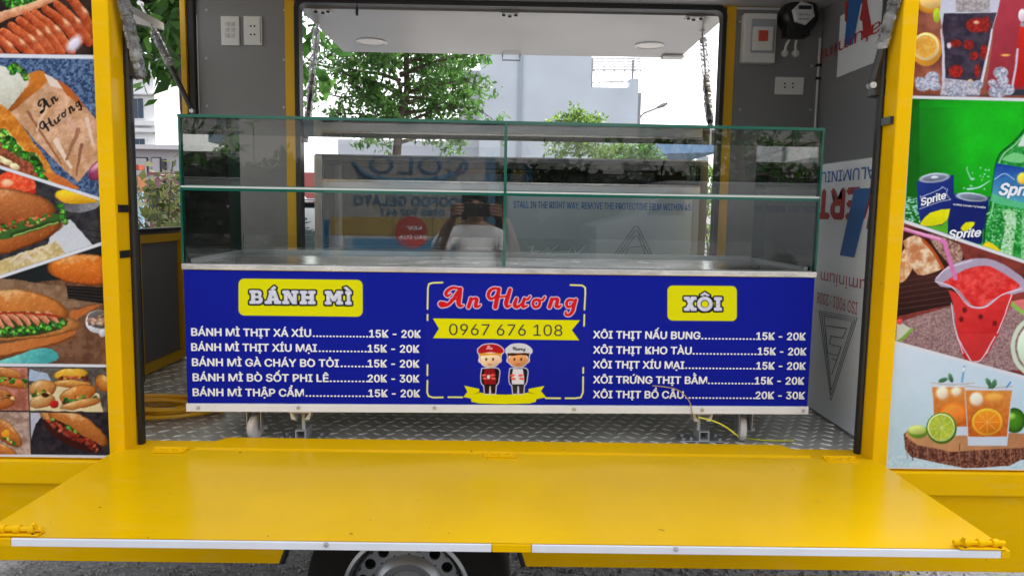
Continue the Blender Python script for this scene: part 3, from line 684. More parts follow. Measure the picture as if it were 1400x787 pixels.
def bolt(px, py, d, label=None):
    c = WZ(px, py, SZ + .01); mb = MB(); mb.box(c[0] - .048, c[0] + .048, c[1] - .013, c[1] + .013, SZ + .001, SZ + .004)
    o = P('latch', mb, YEL, SH, bev=.001); q = MB(); q.cyl((c[0] - .055, c[1], SZ + .011), (c[0] + .05, c[1], SZ + .011), .0055, n=10)
    q.cyl((c[0] + d * .040, c[1], SZ + .011), (c[0] + d * .040, c[1] - .012, SZ + .028), .0035, n=8); P('bolt', q, YEL, o, smooth=True)
    q = MB()
    for dx in (-.03, .0, .03): q.cyl((c[0] + dx - .006, c[1], SZ + .011), (c[0] + dx + .006, c[1], SZ + .011), .0085, n=12)
    P('bolt_guide', q, YEL, o, smooth=True)
    q = MB()
    for dx in (-.036, .036):
        for dy in (-.009, .009): q.cyl((c[0] + dx, c[1] + dy, SZ + .004), (c[0] + dx, c[1] + dy, SZ + .0055), .0025, n=8)
    P('screw', q, BPL, o)
bolt(24, 723, 1); bolt(1340, 742, -1)
for px, py in ((235, 612), (684, 619), (1146, 627)):
    c = W(px, py, YF); q = MB(); q.cyl((c[0] - .045, YF - .003, SZ + .003), (c[0] + .045, YF - .003, SZ + .003), .005, n=10); q.box(c[0] - .045, c[0] + .045, YF - .035, YF - .004, SZ + .001, SZ + .0035); o = P('hinge', q, YEL, SH)
    q = MB()
    for dx in (-.03, 0.005, .03): q.lathe((c[0] + dx, YF - .02 + abs(dx) * .2, SZ + .0035), (0, 0, 1), [(.006, 0), (.005, .004), (.0005, .005)], 10)
    P('screw', q, YEL, o, smooth=True)
# support arms folded under the shelf
for xa, xb in ((140, 190), (1110, 1172)):
    a, b = W(xa, 752, 1.9), W(xb, 762, 1.9); mb = MB(); mb.hexa([(a[0], 1.75, SZ - .05), (b[0], 1.88, SZ - .13), (b[0], 1.895, SZ - .13), (a[0], 1.765, SZ - .05)], [(a[0], 1.75, SZ - .022), (b[0], 1.88, SZ - .022), (b[0], 1.895, SZ - .022), (a[0], 1.765, SZ - .022)]); P('support_bracket', mb, YELIN, SH)

# ================================================================== SHOWCASE (glass display counter)
CA = R(2.0); CP = Vector((0, 2.13, FZ))
CS = thing('display_counter', 'blue menu counter with empty two-level glass display case standing on castors in the hatch', 'display counter', CP, CA)
CMAT = Matrix.Translation(CP) @ Matrix.Rotation(CA, 4, 'Z'); CINV = CMAT.inverted()
CN = (math.sin(CA), -math.cos(CA), 0)
def L(px, py, yl=0.0):     # pixel -> counter-local point on the plane y = yl
    p0 = CMAT @ Vector((0, yl, 0)); return CINV @ Vector(hit(px, py, p0, CN))
K = lambda n, mb, m, par=None, **k: P(n, mb, m, par or CS, world=False, **k)
x0 = (L(247, 260)[0] + L(253, 500)[0]) / 2; x1 = (L(1122, 260)[0] + L(1107, 520)[0]) / 2
zs0, zs1 = L(690, 563)[2], L(690, 552.5)[2]; zp1 = L(690, 374)[2]; zr1 = L(690, 364)[2] ; zm = L(690, 262)[2]; zt = L(690, 165.5)[2]
D = .50; xm = L(690, 300)[0]; th = .008
mb = MB(); mb.box(x0 + .006, x1 - .006, .003, D, zs1, zp1 - .002); body = K('cabinet_body', mb, ALU)
mb = MB(); mb.box(x0 + .004, x1 - .004, -.004, .0025, zs1 + .001, zp1 - .001); MP = K('menu_panel', mb, NAVY, bev=.001)
mb = MB(); mb.box(x0 + .002, x1 - .002, -.010, .002, zs0, zs1); mb.box(x0 + .002, x1 - .002, .002, .03, zs0, zs0 + .002); KS = K('kick_strip', mb, WHT, bev=.0015)
for px, py in ((271, 557), (408, 557), (594, 557), (785, 559), (960, 560), (1098, 561)):
    c = L(px, py, -.010); K('screw', MB().lathe((c[0], -.010, c[2]), (0, -1, 0), [(.0055, 0), (.005, .0025), (.0005, .003)], 12), GALV, KS)
mb = MB(); mb.box(x0 - .002, x1 + .002, -.006, D + .004, zp1, zr1 - .004); K('steel_rim', mb, STEEL, bev=.002)
mb = MB(); mb.box(x0 + th, x1 - th, th + .001, D - th, zr1 - .004, zr1 - .002); K('steel_tray', mb, STEEL)
mb = MB(); mb.box(x0 + .02, x1 - .02, D - .03, D - .02, zr1 - .002, zr1 + .012); mb.box(x0 + .012, x0 + .022, .03, D - .03, zr1 - .002, zr1 + .008); mb.box(x1 - .022, x1 - .012, .03, D - .03, zr1 - .002, zr1 + .008); K('door_track', mb, ALU)
GM = [GLASS, GEDGE, GEDGL]
# face order: bottom top front right back left
def pane(nm, *b, fm): mb = MB(); mb.box(*b, fm=fm); return K(nm, mb, GM)
ztp = zt - .0085
pane('front_pane', x0, xm - .0012, 0, th, zr1 - .003, ztp - .001, fm=[1, 1, 0, 1, 0, 1])
pane('front_pane', xm + .0012, x1, 0, th, zr1 - .003, ztp - .001, fm=[1, 1, 0, 1, 0, 1])
pane('side_pane', x0, x0 + th, th + .001, D, zr1 - .003, ztp - .001, fm=[1, 1, 1, 0, 1, 0])
pane('side_pane', x1 - th, x1, th + .001, D, zr1 - .003, ztp - .001, fm=[1, 1, 1, 0, 1, 0])
pane('divider_pane', xm - .004, xm + .004, th + .001, D - .01, zr1 - .002, ztp - .001, fm=[1, 1, 1, 0, 1, 0])
pane('top_pane', x0 - .002, x1 + .002, -.002, D + .002, ztp, zt, fm=[0, 0, 1, 1, 1, 1])
pane('shelf_pane', x0 + th + .001, xm - .0045, th + .001, D - .05, zm - .004, zm + .004, fm=[0, 0, 2, 1, 2, 1])
pane('shelf_pane', xm + .0045, x1 - th - .001, th + .001, D - .05, zm - .004, zm + .004, fm=[0, 0, 2, 1, 2, 1])
pane('reflection_pane', x0 + .03, xm - .006, D - .05, D - .044, zr1 - .001, zr1 + .065, fm=[1, 2, 0, 1, 0, 1])  # low panes added to imitate the pale reflected band above the tray
pane('reflection_pane', xm + .006, x1 - .03, D - .05, D - .044, zr1 - .001, zr1 + .065, fm=[1, 2, 0, 1, 0, 1])
mb = MB()   # green glass edge strips, plus a pale strip painting in the shelf edge highlight
mb.box(x0 + .001, xm - .002, -.0012, -.0002, zm - .0120, zm - .0040); mb.box(xm + .002, x1 - .001, -.0012, -.0002, zm - .0120, zm - .0040)
K('edge_line', mb, GEDGE)
mb = MB(); mb.box(x0 + .001, xm - .002, -.0012, -.0002, zm - .0038, zm + .0012); mb.box(xm + .002, x1 - .001, -.0012, -.0002, zm - .0038, zm + .0012); K('edge_line', mb, mat('shelf_highlight', (.55, .60, .58), .25))  # pale strip stands in for the bright highlight on the shelf edge
mb = MB(); mb.box(xm - .004, xm + .004, -.0012, -.0002, zr1, zt - .008); K('edge_line', mb, GEDGE)
mb = MB(); mb.box(x0 - .0008, x0 + .005, -.0012, -.0002, zr1, zt - .008); mb.box(x1 - .005, x1 + .0008, -.0012, -.0002, zr1, zt - .008); K('edge_line', mb, GEDGE)
rr = random.Random(9)
mb = MB()
for a, b in (((1092, 206), (1106, 187)), ((1084, 203), (1113, 186)), ((1098, 200), (1116, 192)), ((283, 161), (292, 174)), ((300, 166), (305, 180)), ((1086, 218), (1100, 206)), ((1070, 226), (1090, 214))):
    mb.tube([L(*a, .35), L(*b, .35)], .0016, 5)
K('tape_streak', mb, mat('tape', (.75, .78, .78), .3))
# castors
def castor(px, yl):
    c = L(px, 580, yl); wz = .0385
    y = yl
    mb = MB(); mb.box(c[0] - .028, c[0] + .028, y - .03, y + .03, zs0 + .001, zs0 + .006)
    mb.box(c[0] - .022, c[0] - .019, y - .022, y + .022, .035, zs0 + .001); mb.box(c[0] + .019, c[0] + .022, y - .022, y + .022, .035, zs0 + .001)
    o = K('castor', mb, GALV, bev=.001)
    K('castor_wheel', MB().lathe((c[0] - .0135 * 1.1, y + .006, wz), (.975, -.22, 0), [(.0005, .002), (.030, .002), (.037, .005), (.0385, .0135), (.037, .022), (.030, .025), (.0005, .025)], 32), mat('nylon_wheel', (.80, .74, .72), .45, var=.1, vscale=30), o, smooth=True)
    K('axle_bolt', MB().cyl((c[0] + .021, y, wz), (c[0] + .036, y, wz), .008, n=6), GALV, o)
castor(350, .075); castor(1016, .075); castor(350, D - .08); castor(1016, D - .08)
# clamps under the counter
def clampc(px):
    c = L(px, 575, .04); y = .04; mb = MB(); X = c[0]
    mb.box(X - .036, X + .036, y - .02, y + .03, zs0 + .0, zs0 + .004)
    for s in (-1, 1):
        mb.hexa([(X + s * .012, y - .02, zs0 - .032), (X + s * .026, y - .02, zs0 - .032), (X + s * .026, y + .02, zs0 - .032), (X + s * .012, y + .02, zs0 - .032)], [(X + s * .03, y - .02, zs0 - .001), (X + s * .034, y - .02, zs0 - .001), (X + s * .034, y + .02, zs0 - .001), (X + s * .03, y + .02, zs0 - .001)])
    mb.box(X - .026, X + .026, y - .018, y + .018, zs0 - .012, zs0 - .008)
    mb.cyl((X, y + .02, zs0 - .012), (X, y + .02, .037), .006, n=8); K('clamp', mb, ZINC, bev=.0008)
clampc(413); clampc(958)
for px in (415, 959):
    c = CMAT @ L(px, 592, .085); X, Y = c[0], c[1]
    mb = MB(); mb.box(X - .075, X + .065, Y - .035, Y + .04, FZ + .0026, FZ + .006); o = T('floor_plate', mb, GALV, bev=.001)
    t = MB(); s = .0155
    t.box(X - s, X + s, Y - .034, Y + .038, FZ + .0062, FZ + .009); t.box(X - s, X + s, Y - .034, Y + .038, FZ + .033, FZ + .036)
    t.box(X - s, X - s + .003, Y - .034, Y + .038, FZ + .009, FZ + .033); t.box(X + s - .003, X + s, Y - .034, Y + .038, FZ + .009, FZ + .033); P('square_tube', t, ZINC, o)
    t = MB()
    for dx, dy in ((-.06, -.02), (.052, -.02), (-.055, .02), (.05, .02), (-.035, -.015)): t.cyl((X + dx, Y + dy, FZ + .006), (X + dx, Y + dy, FZ + .013), .006, n=6)
    P('bolt_head', t, GALV, o)

# ---- menu lettering
PL = -.0046
def menu_line(name_s, a0, a1, d0, d1, n, price, p0, p1, yb0, yb1):
    """yb0/yb1: baselines at the left and right ends in the photograph"""
    u = lambda x, y: L(x, y, PL)[0]; ym = (yb0 + yb1) / 2; v = L((a0 + p1) / 2, ym, PL)[2]; ch = L(400, 450, PL)[2] - L(400, 460.0, PL)[2]
    lettering('menu_line', [(name_s, u(a0, ym), u(a1, ym), v, ch), ('.' * n, u(d0, ym), u(d1, ym), v, ch * .9), (price, u(p0, ym), u(p1, ym), v, ch)], INKW, MP, (0, PL, 0), (1, 0, 0), (0, 0, 1), world=False, bold=.027)
menu_line('BÁNH MÌ THỊT XÁ XÍU', 262, 425, 428, 503, 17, '15K - 20K', 505, 575, 458.5, 461.3)
menu_line('BÁNH MÌ THỊT XÍU MẠI', 262, 433, 436, 501, 14, '15K - 20K', 503, 573, 479.3, 481.3)
menu_line('BÁNH MÌ GÀ CHÁY BO TỎI', 263, 463, 466, 502, 8, '15K - 20K', 503, 573, 500, 501.6)
h_ = L(423.2, 491, PL); mb = MB(); mb.add([tuple(h_ + Vector(q)) for q in ((-.0030, -.0002, -.0035), (-.0002, -.0002, -.0022), (.0022, -.0002, .0012), (.0018, -.0002, .0036), (-.0012, -.0002, .0032), (-.0012, -.0002, .0006))], [(0, 1, 2, 3, 4, 5)]); K('horn_mark', mb, INKW, MP)
menu_line('BÁNH MÌ BÒ SỐT PHI LÊ', 264, 449, 451, 503, 11, '20K - 30K', 503, 573, 520.5, 522)
menu_line('BÁNH MÌ THẬP CẨM', 264, 415, 418, 503, 18, '15K - 20K', 504, 574, 541, 542)
menu_line('XÔI THỊT NẤU BUNG', 811, 957, 959, 1032, 16, '15K - 20K', 1034, 1101, 462, 464.5)
menu_line('XÔI THỊT KHO TÀU', 811, 945, 947, 1034, 19, '15K - 20K', 1036, 1102, 483, 485)
menu_line('XÔI THỊT XÍU MẠI', 811, 935, 937, 1032, 21, '15K - 20K', 1034, 1101, 503, 504.6)
menu_line('XÔI TRỨNG THỊT BẰM', 811, 966, 968, 1030, 14, '15K - 20K', 1032, 1099, 523.5, 525)
menu_line('XÔI THỊT BỒ CÂU', 811, 934, 937, 1032, 21, '20K - 30K', 1033, 1100, 543.5, 545)

NV = (20, 31, 152)
def navy_base(): return NV
# slab-serif letters: each glyph on a 0..1 x 0..1 box, list of polygons; counters painted back
def slab(ch):
    b = lambda x0, y0, x1, y1: [(x0, y0), (x1, y0), (x1, y1), (x0, y1)]
    s = .20
    if ch == 'I': return [b(.1, 0, .9, s), b(.1, 1 - s, .9, 1), b(.3, 0, .7, 1)], .45
    if ch == 'H': return [b(0, 0, .46, s), b(.54, 0, 1, s), b(0, 1 - s, .46, 1), b(.54, 1 - s, 1, 1), b(.1, 0, .36, 1), b(.64, 0, .9, 1), b(.3, .40, .7, .62)], 1
    if ch == 'N': return [b(0, 0, .42, s), b(.58, 0, 1, s), b(0, 1 - s, .42, 1), b(.1, 0, .32, 1), b(.68, 0, .9, 1), [(.1, 0), (.40, 0), (.9, 1), (.62, 1)]], 1
    if ch == 'M': return [b(0, 0, .34, s), b(.66, 0, 1, s), b(0, 1 - s, .36, 1), b(.64, 1 - s, 1, 1), b(.09, 0, .28, 1), b(.72, 0, .91, 1), [(.09, 0), (.34, 0), (.5, .42), (.66, 0), (.91, 0), (.58, .76), (.42, .76)]], 1.2
    if ch == 'A': return [[(.34, 0), (.66, 0), (.94, 1), (.68, 1), (.5, .30), (.32, 1), (.06, 1)], b(.22, .60, .78, .76), b(0, 1 - s, .42, 1), b(.58, 1 - s, 1, 1), b(.24, 0, .6, s)], 1.1
    if ch == 'X': return [[(.08, 0), (.4, 0), (.92, 1), (.6, 1)], [(.6, 0), (.92, 0), (.4, 1), (.08, 1)], b(0, 0, .44, s), b(.56, 0, 1, s), b(0, 1 - s, .44, 1), b(.56, 1 - s, 1, 1)], 1
    if ch == 'B': return [b(0, 0, .7, s), b(0, 1 - s, .72, 1), b(.12, 0, .40, 1), b(.3, .42, .72, .58), [(.6, 0), (.84, .06), (.9, .25), (.82, .46), (.95, .6), (.97, .8), (.85, .97), (.6, 1), (.6, .82), (.7, .78), (.7, .62), (.6, .56), (.6, .44), (.66, .38), (.66, .24), (.6, .18)]], .95
    if ch == 'O': return [('ring',)], 1
def slab_word(cv, glyphs, cap):
    # glyphs: (char, x0, x1, ytop, ybot, accent)
    for grow, dx, dy, col in ((2.4, .3, .5, (12, 12, 16)), (.35, .7, .9, (120, 125, 150)), (.25, 0, 0, mot((222, 224, 240), (200, 203, 222), 1.5, 3))):
        for ch, gx0, gx1, gy0, gy1, acc in glyphs:
            pl, _ = slab(ch)
            mp = lambda p: (gx0 + p[0] * (gx1 - gx0) + dx, gy0 + p[1] * (gy1 - gy0) + dy)
            for p in pl:
                if p[0] == 'ring':
                    cx, cy = (gx0 + gx1) / 2 + dx, (gy0 + gy1) / 2 + dy; rx, ry = (gx1 - gx0) / 2, (gy1 - gy0) / 2
                    cv.ell(cx, cy, rx - 2 + grow * .5, ry - 2.0 + grow * .5, col, w=4.2 + grow * 1.8)
                else: cv.poly([mp(q) for q in p], col, grow=grow)
            for a in acc: cv.poly([(q[0] + dx, q[1] + dy) for q in a], col, grow=grow)
def rr_poly(x0, y0, x1, y1, r):
    return [(p[0], p[1]) for p in rrect(x0, x1, y0, y1, r, 6)]
def paint_bm(cv):
    cv.poly([(327, 381), (496, 383), (496, 432), (327, 430.5)], (222, 220, 8), grow=0)
    sl = lambda x: (x - 410) * .010
    for a, b in (((326, 380), (333, 388)),): pass
    g = []
    for ch, a, b, acc in (('B', 341, 359.5, []), ('A', 362, 384, [[(370.5, 393.5), (375, 390.5), (377, 393), (373, 396)]]), ('N', 386, 407.5, []), ('H', 410, 431, []), ('M', 444, 468.5, []), ('I', 471, 481.5, [[(469.8, 392), (474, 392.3), (478.5, 396.5), (475, 397)]])):
        o = sl(a); g.append((ch, a, b, 397.8 + o, 415.5 + o, acc))
    slab_word(cv, g, 18)
def patch(name, pxa, pya, pxb, pyb, painter, step, yl=-.0049):
    a = L(pxa, pyb, yl); b = L(pxb, pyb, yl); t = L((pxa + pxb) / 2, pya, yl)
    return print_sheet(name, a, (1, 0, 0), (0, 0, 1), b[0] - a[0], t[2] - a[2], step, MP, painter, world=False, tomat=CMAT, gain=.95, base=NV)
def rounded(cv, x0, y0, x1, y1, r, col, sk=.012):
    p = [(q[0], q[1] + (q[0] - x0) * sk) for q in rr_poly(x0, y0, x1, y1, r)]; cv.poly(p, col)
def paint_bm2(cv): rounded(cv, 326, 380.5, 496, 431, 8, (222, 220, 8), .011); old = paint_bm; g = []; sl = lambda x: (x - 410) * .010; g = [(ch, a, b, 397.3 + sl(a), 415.2 + sl(a), acc) for ch, a, b, acc in (('B', 341, 359.5, []), ('A', 362, 384, [[(369.5, 395), (374.5, 390.5), (377.5, 393), (373.5, 396.2)]]), ('N', 386, 407.5, []), ('H', 410, 431, []), ('M', 444, 468.5, []), ('I', 471, 481.5, [[(469.2, 392.6), (473.5, 391.6), (479, 396.6), (475, 397)]]))]; slab_word(cv, g, 18)
patch('dish_sign', 320, 376.5, 502, 436, paint_bm2, .001)
def paint_xoi(cv):
    rounded(cv, 912.5, 390, 1007.5, 438, 7, (222, 220, 8), .008)
    slab_word(cv, [('X', 935, 952, 405.5, 424, []), ('O', 953.5, 973.5, 405.5, 424.5, [[(957, 403), (963.5, 399), (970, 403.4), (966.5, 404), (963.5, 402), (960.5, 404)]]), ('I', 975, 988, 406, 424, [])], 18)
patch('dish_sign', 907, 386, 1012, 442, paint_xoi, .001)

def zz(p): return (580 + p[0] / 6.087, 380 + p[1] / 6.087)
SCRIPT = [  # strokes traced as pen paths of the script wordmark: points, widths
    ([(150, 218), (190, 222), (235, 185), (270, 130), (302, 92)], [44, 30, 26, 28, 30]), ([(140, 215), (150, 222), (165, 215)], [46, 48, 40]),
    ([(300, 92), (292, 150), (286, 205), (300, 232), (325, 226)], [34, 42, 40, 26, 12]), ([(300, 88), (240, 80), (200, 100), (180, 128), (195, 148), (222, 132)], [18, 24, 28, 28, 24, 12]), ([(222, 178), (290, 172)], 16),
    ([(388, 170), (380, 205), (368, 240)], [28, 32, 32]), ([(384, 198), (408, 172), (436, 176), (432, 205), (428, 232), (448, 236), (468, 222)], [12, 22, 32, 32, 32, 24, 12]),
    ([(622, 92), (610, 150), (592, 240)], [30, 38, 38]), ([(625, 90), (580, 86), (545, 108), (534, 145), (552, 172), (585, 160), (600, 135)], [20, 24, 28, 30, 26, 18, 10]), ([(714, 96), (698, 150), (682, 205), (690, 236), (720, 226)], [30, 36, 38, 28, 14]), ([(605, 158), (695, 150)], 16),
    ([(768, 172), (756, 205), (754, 230), (778, 238), (808, 214)], [26, 32, 34, 28, 16]), ([(834, 172), (820, 215), (826, 238), (860, 228)], [28, 32, 28, 12]), ([(836, 176), (862, 176), (880, 154)], [16, 20, 18]),
    ([(952, 180), (918, 184), (904, 215), (920, 240), (950, 234), (962, 205), (950, 182)], 24), ([(955, 184), (985, 182), (1003, 158)], [14, 20, 18]),
    ([(1062, 172), (1054, 205), (1042, 240)], [26, 32, 32]), ([(1058, 198), (1080, 174), (1108, 178), (1104, 208), (1100, 234), (1122, 238), (1142, 224)], [12, 22, 32, 32, 30, 24, 10]),
    ([(1235, 182), (1200, 184), (1184, 212), (1196, 238), (1225, 230), (1242, 205)], [22, 24, 26, 24, 18, 14]), ([(1262, 180), (1246, 225), (1234, 275), (1205, 306), (1178, 300), (1180, 280)], [26, 34, 30, 24, 20, 14])]
def wordmark(cv, f, sc, cin, cout, grow):
    for c, g in ((cout, grow), (cin, 0)):
        if c is None: continue
        for pts, w_ in SCRIPT:
            ws = [x * sc for x in (w_ if isinstance(w_, list) else [w_] * len(pts))]
            cv.stroke([f(p) for p in pts], ws, c, grow=g, sm=7)
def paint_center(cv):
    NY = (232, 226, 90); LY = (240, 236, 130)
    fr = [([(605, 386), (592, 386.5), (586.5, 388), (585, 394), (584.5, 422)]), [(584.5, 430), (584.5, 437.5)], [(780, 389.5), (796, 390), (800, 393), (800.3, 400), (799, 423)], [(799, 430), (798.5, 445)],
          [(584.5, 498.5), (584.3, 512.5)], [(584.5, 520), (584, 536), (586, 541), (592, 543), (605.5, 542.8)], [(613, 542.5), (632, 542.7)], [(797.5, 502.5), (797.3, 509.5)], [(797.3, 515), (797, 536), (794, 543), (786, 544), (773, 544)], [(766, 544), (746, 543.8)]]
    for p in fr: cv.stroke(p, 2.3, LY, sm=0)
    wordmark(cv, zz, 1 / 6.087, (205, 28, 34), (226, 205, 226), 1.35)
    Y = (226, 222, 6)
    cv.poly([(591.8, 435), (793.2, 437.5), (782, 451), (792, 465), (592, 462), (600, 449)], Y)
    m = lambda x, y: (640 + x / 7.87, 460 + y / 7.87)
    # lower ribbon
    cv.poly([m(-42, 525), m(120, 560), m(118, 598), m(250, 618), m(400, 622), m(540, 618), m(650, 598), m(650, 560), m(822, 528), m(785, 585), m(840, 650), m(735, 672), m(728, 700), m(660, 718), m(400, 726), m(130, 718), m(35, 700), m(30, 665), m(-52, 648), m(-8, 590)], Y)
    cv.poly([m(118, 590), m(130, 602), m(60, 616)], (150, 140, 10)); cv.poly([m(652, 590), m(640, 602), m(720, 616)], (150, 140, 10))
    WH_ = (222, 218, 236)
    def cook(dx, cap, capw, hair, skin, shirt, apron, pants):
        q = lambda x, y: m(x + dx, y)
        for g, o in ((1.3, WH_), (0, None)):
            c = lambda k: o or k
            cv.poly([q(170, 505), q(232, 505), q(225, 612), q(180, 612)], c(pants), grow=g); cv.poly([q(240, 505), q(300, 505), q(292, 612), q(248, 612)], c(pants), grow=g)
            cv.poly([q(150, 345), q(320, 345), q(330, 440), q(300, 520), q(165, 520), q(140, 440)], c(shirt), grow=g, sm=4)
            cv.poly([q(180, 345), q(285, 345), q(300, 440), q(300, 512), q(168, 512), q(165, 440)], c(apron), grow=g)
            cv.ell(*q(235, 250), 12.6 + g, 9.8 + g, c(skin), soft=.6); [cv.ell(*q(ex, 255), 1.8 + g, 2.4 + g, c(skin)) for ex in (133, 338)]
            cv.poly([q(118, 165), q(240, 180), q(352, 165), q(352, 205), q(345, 235), q(330, 205), q(260, 195), q(180, 205), q(135, 205), q(128, 240)], c(hair), grow=g, sm=3)
            cv.poly([q(105, 135), q(160, 92), q(240, 80), q(320, 92), q(378, 140), q(362, 178), q(240, 166), q(120, 178)], c(cap), grow=g, sm=4)
        for ex in (195, 268): cv.ell(*q(ex, 243), 1.3, 1.9, (60, 45, 40))
        cv.stroke([q(212, 292), q(232, 302), q(252, 292)], .7, (150, 70, 40), sm=4)
        for ax in (172, 262): cv.ell(*q(ax, 415), 3.4, 1.6, (225, 90, 70), ang=-8); cv.ell(*q(ax + 10, 450), 3.4, 1.6, (225, 90, 70), ang=8)
        cv.ell(*q(220, 432), 2.2, 3, WH_)
    cook(0, (176, 26, 34), 0, (226, 150, 50), (238, 196, 160), (28, 20, 24), (140, 22, 30), (46, 24, 26))
    cook(303, (206, 210, 220), 0, (62, 34, 22), (212, 146, 96), (26, 28, 38), (220, 218, 228), (54, 46, 44))
    f1 = lambda p: (640 + (195 + (p[0] - 120) * .19) / 7.87, 460 + (98 + (p[1] - 80) * .24) / 7.87)
    for pts, w_ in SCRIPT[:7]: cv.stroke([f1(p) for p in pts], .75, (235, 225, 225), sm=5)
    f2_ = lambda p: (640 + (482 + (p[0] - 530) * .18) / 7.87, 460 + (112 + (p[1] - 80) * .2) / 7.87)
    for pts, w_ in SCRIPT[7:]: cv.stroke([f2_(p) for p in pts], .75, (30, 30, 36), sm=5)
patch('shop_logo', 580, 380.5, 806, 551.5, paint_center, .0009)
u = lambda x, y: L(x, y, -.0056)
lettering('lettering', [('0967 676 108', u(614, 449)[0], u(769, 449)[0], u(692, 458.3)[2], u(692, 443.2)[2] - u(692, 458.3)[2])], INKK, MP, (0, -.0056, 0), (1, 0, 0), (0, 0, 1), world=False, bold=-.004)

# ================================================================== small things in the trailer
mb = MB(); rr = random.Random(21); c0 = WZ(222, 566, FZ); pts = []
for i in range(9 * 24):
    t = i / 24 * 2 * math.pi; k = int(i / 24); a = .155 + .03 * math.sin(k * 2.1) + .012 * math.sin(t * 2.3 + k); b = .085 + .02 * math.cos(k * 1.7)
    pts.append((c0[0] + .03 * math.sin(k * 1.3) + a * math.cos(t), c0[1] + .035 * math.cos(k * 2.2) + b * math.sin(t), FZ + .012 + .0085 * (k % 5) + .006 * math.sin(t * 1.5 + k * 2)))
pts += [(c0[0] - .04, c0[1] - .10, FZ + .01), (c0[0] - .12, c0[1] - .115, FZ + .009), (c0[0] - .18, c0[1] - .09, FZ + .009)]
mb.tube(pts, .0055, 8)
tag(P('cable_coil', mb, mat('orange_yellow_cable', (.95, .52, .012), .4), smooth=True), 'loosely coiled yellow cable lying on the tread plate floor at the left', 'cable coil')
q = lambda x, y, yl: CMAT @ L(x, y, yl)
mb = MB(); mb.tube(smooth_path([q(892, 527, -.012), q(905, 528, -.016), q(925, 532, -.02), q(937, 541, -.02), q(944, 552, -.016), q(946, 563, -.012), q(950, 571, .0)], 6), .0015, 6)
tag(P('wire', mb, mat('brass_wire', (.42, .30, .08), .4), smooth=True), 'thin brownish wire curling up over the lower right menu lines', 'wire')
mb = MB(); z1 = FZ + .006
mb.tube(smooth_path([q(955, 570, -.014), q(975, 575, -.025), q(992, 583, -.035), q(1008, 595, -.04), tuple(WZ(1012, 597, z1)), tuple(WZ(1040, 601, z1)), tuple(WZ(1065, 602, z1)), tuple(WZ(1085, 602, z1))], 6), [.0022] * 43, 6)
tag(P('strap', mb, mat('lime_strap', (.70, .72, .02), .4), smooth=True), 'bright lime-yellow tie strap trailing from the clamp to the floor at right', 'strap')

# ================================================================== POSTERS
def zoomer(x0, y0, s): return lambda x, y: (x0 + x / s, y0 + y / s)
WB = (218, 220, 228)
def bun(cv, cx, cy, rx, ry, ang=0, c=(214, 138, 62), e=(150, 70, 18)):
    ca, sa = math.cos(R(ang)), math.sin(R(ang)); c = np.array(c, float); e = np.array(e, float)
    def f(X, Y):
        x, y = X - cx, Y - cy; u = (x * ca + y * sa) / rx; v = (-x * sa + y * ca) / ry; q = np.clip(np.hypot(u, v), 0, 1); nz = np.sqrt(1 - q * q)
        n = fbm(X, Y, 9, 2) - .5; n2 = vnoise(X, Y, 2.2, 5) - .5
        l = np.clip(.34 + .62 * (-.25 * u - .72 * v + .55 * nz), 0, 1.15) + n * .22 + n2 * .08
        k = np.clip(l, 0, 1)[:, None]; base = e * (1 - k) + c * k
        hi = np.clip(((-.35 * u - .75 * v + .55 * nz) - .80 + n * .35) * 5, 0, 1)[:, None]; fl = np.clip((vnoise(X, Y, 1.6, 9) - .80) * 4, 0, 1)[:, None] * .5
        base = base * (1 - hi * .5) + np.array((252, 226, 178.)) * hi * .5; base = base * (1 - fl) + np.array((240, 214, 170.)) * fl
        return np.clip(base * (1.0 - .35 * np.clip((q - .86) / .14, 0, 1))[:, None], 0, 255)
    cv.ell(cx, cy + ry * .12, rx * 1.03, ry * 1.08, (40, 22, 12), ang=ang, soft=2.2) if False else None
    cv.ell(cx, cy, rx, ry, f, ang=ang)
def crumble(cv, x0, y0, x1, y1, w_, cols, n, seed, rs=(1.5, 4)):
    r_ = random.Random(seed)
    for i in range(n):
        t = r_.random(); x = x0 + (x1 - x0) * t; y = y0 + (y1 - y0) * t + r_.uniform(-w_, w_); c = r_.choice(cols)
        cv.ell(x, y, r_.uniform(*rs), r_.uniform(*rs) * .6, c, ang=r_.uniform(-60, 60), soft=.8)
GRN = [(60, 140, 40), (100, 180, 60), (40, 105, 35), (130, 195, 80)]; MEAT = [(120, 45, 28), (165, 70, 45), (90, 30, 20), (190, 100, 70)]; VEG = GRN + MEAT + [(235, 205, 120), (230, 110, 50)]
def region(cv, pts, fn):
    idx = np.nonzero(np.ones_like(cv.X, bool)); m = np.clip(.5 - cv.sd_poly(pts, idx) / 1.2, 0, 1).reshape(cv.X.shape)
    old = cv.clip; oX, oY = cv.X, cv.Y; cv.clip = m
    k = .35 if pts[0][0] > 1000 else 1.0
    cv.X = oX + k * ((vnoise(oX, oY, 11, 71) - .5) * 1.8 + (vnoise(oX, oY, 3.2, 72) - .5) * .9); cv.Y = oY + k * ((vnoise(oX, oY, 11, 73) - .5) * 1.8 + (vnoise(oX, oY, 3.2, 74) - .5) * .9)
    fn(); cv.X, cv.Y = oX, oY; cv.clip = old
def photo_grain(cv, k=.13):
    X, Y = cv.X, cv.Y; e = .9
    h = lambda a, b: .6 * vnoise(a, b, 5.5, 41) + .45 * vnoise(a, b, 2.3, 42)
    g = h(X + e, Y + e) - h(X - e, Y - e); lum = cv.C.mean(-1); flat = np.clip((230 - lum) / 60, .12, 1) * np.clip((lum - 10) / 60, .15, 1)
    cv.C *= (1 + k * g * flat + .16 * (fbm(X, Y, 22, 43) - .5) * flat)[..., None]
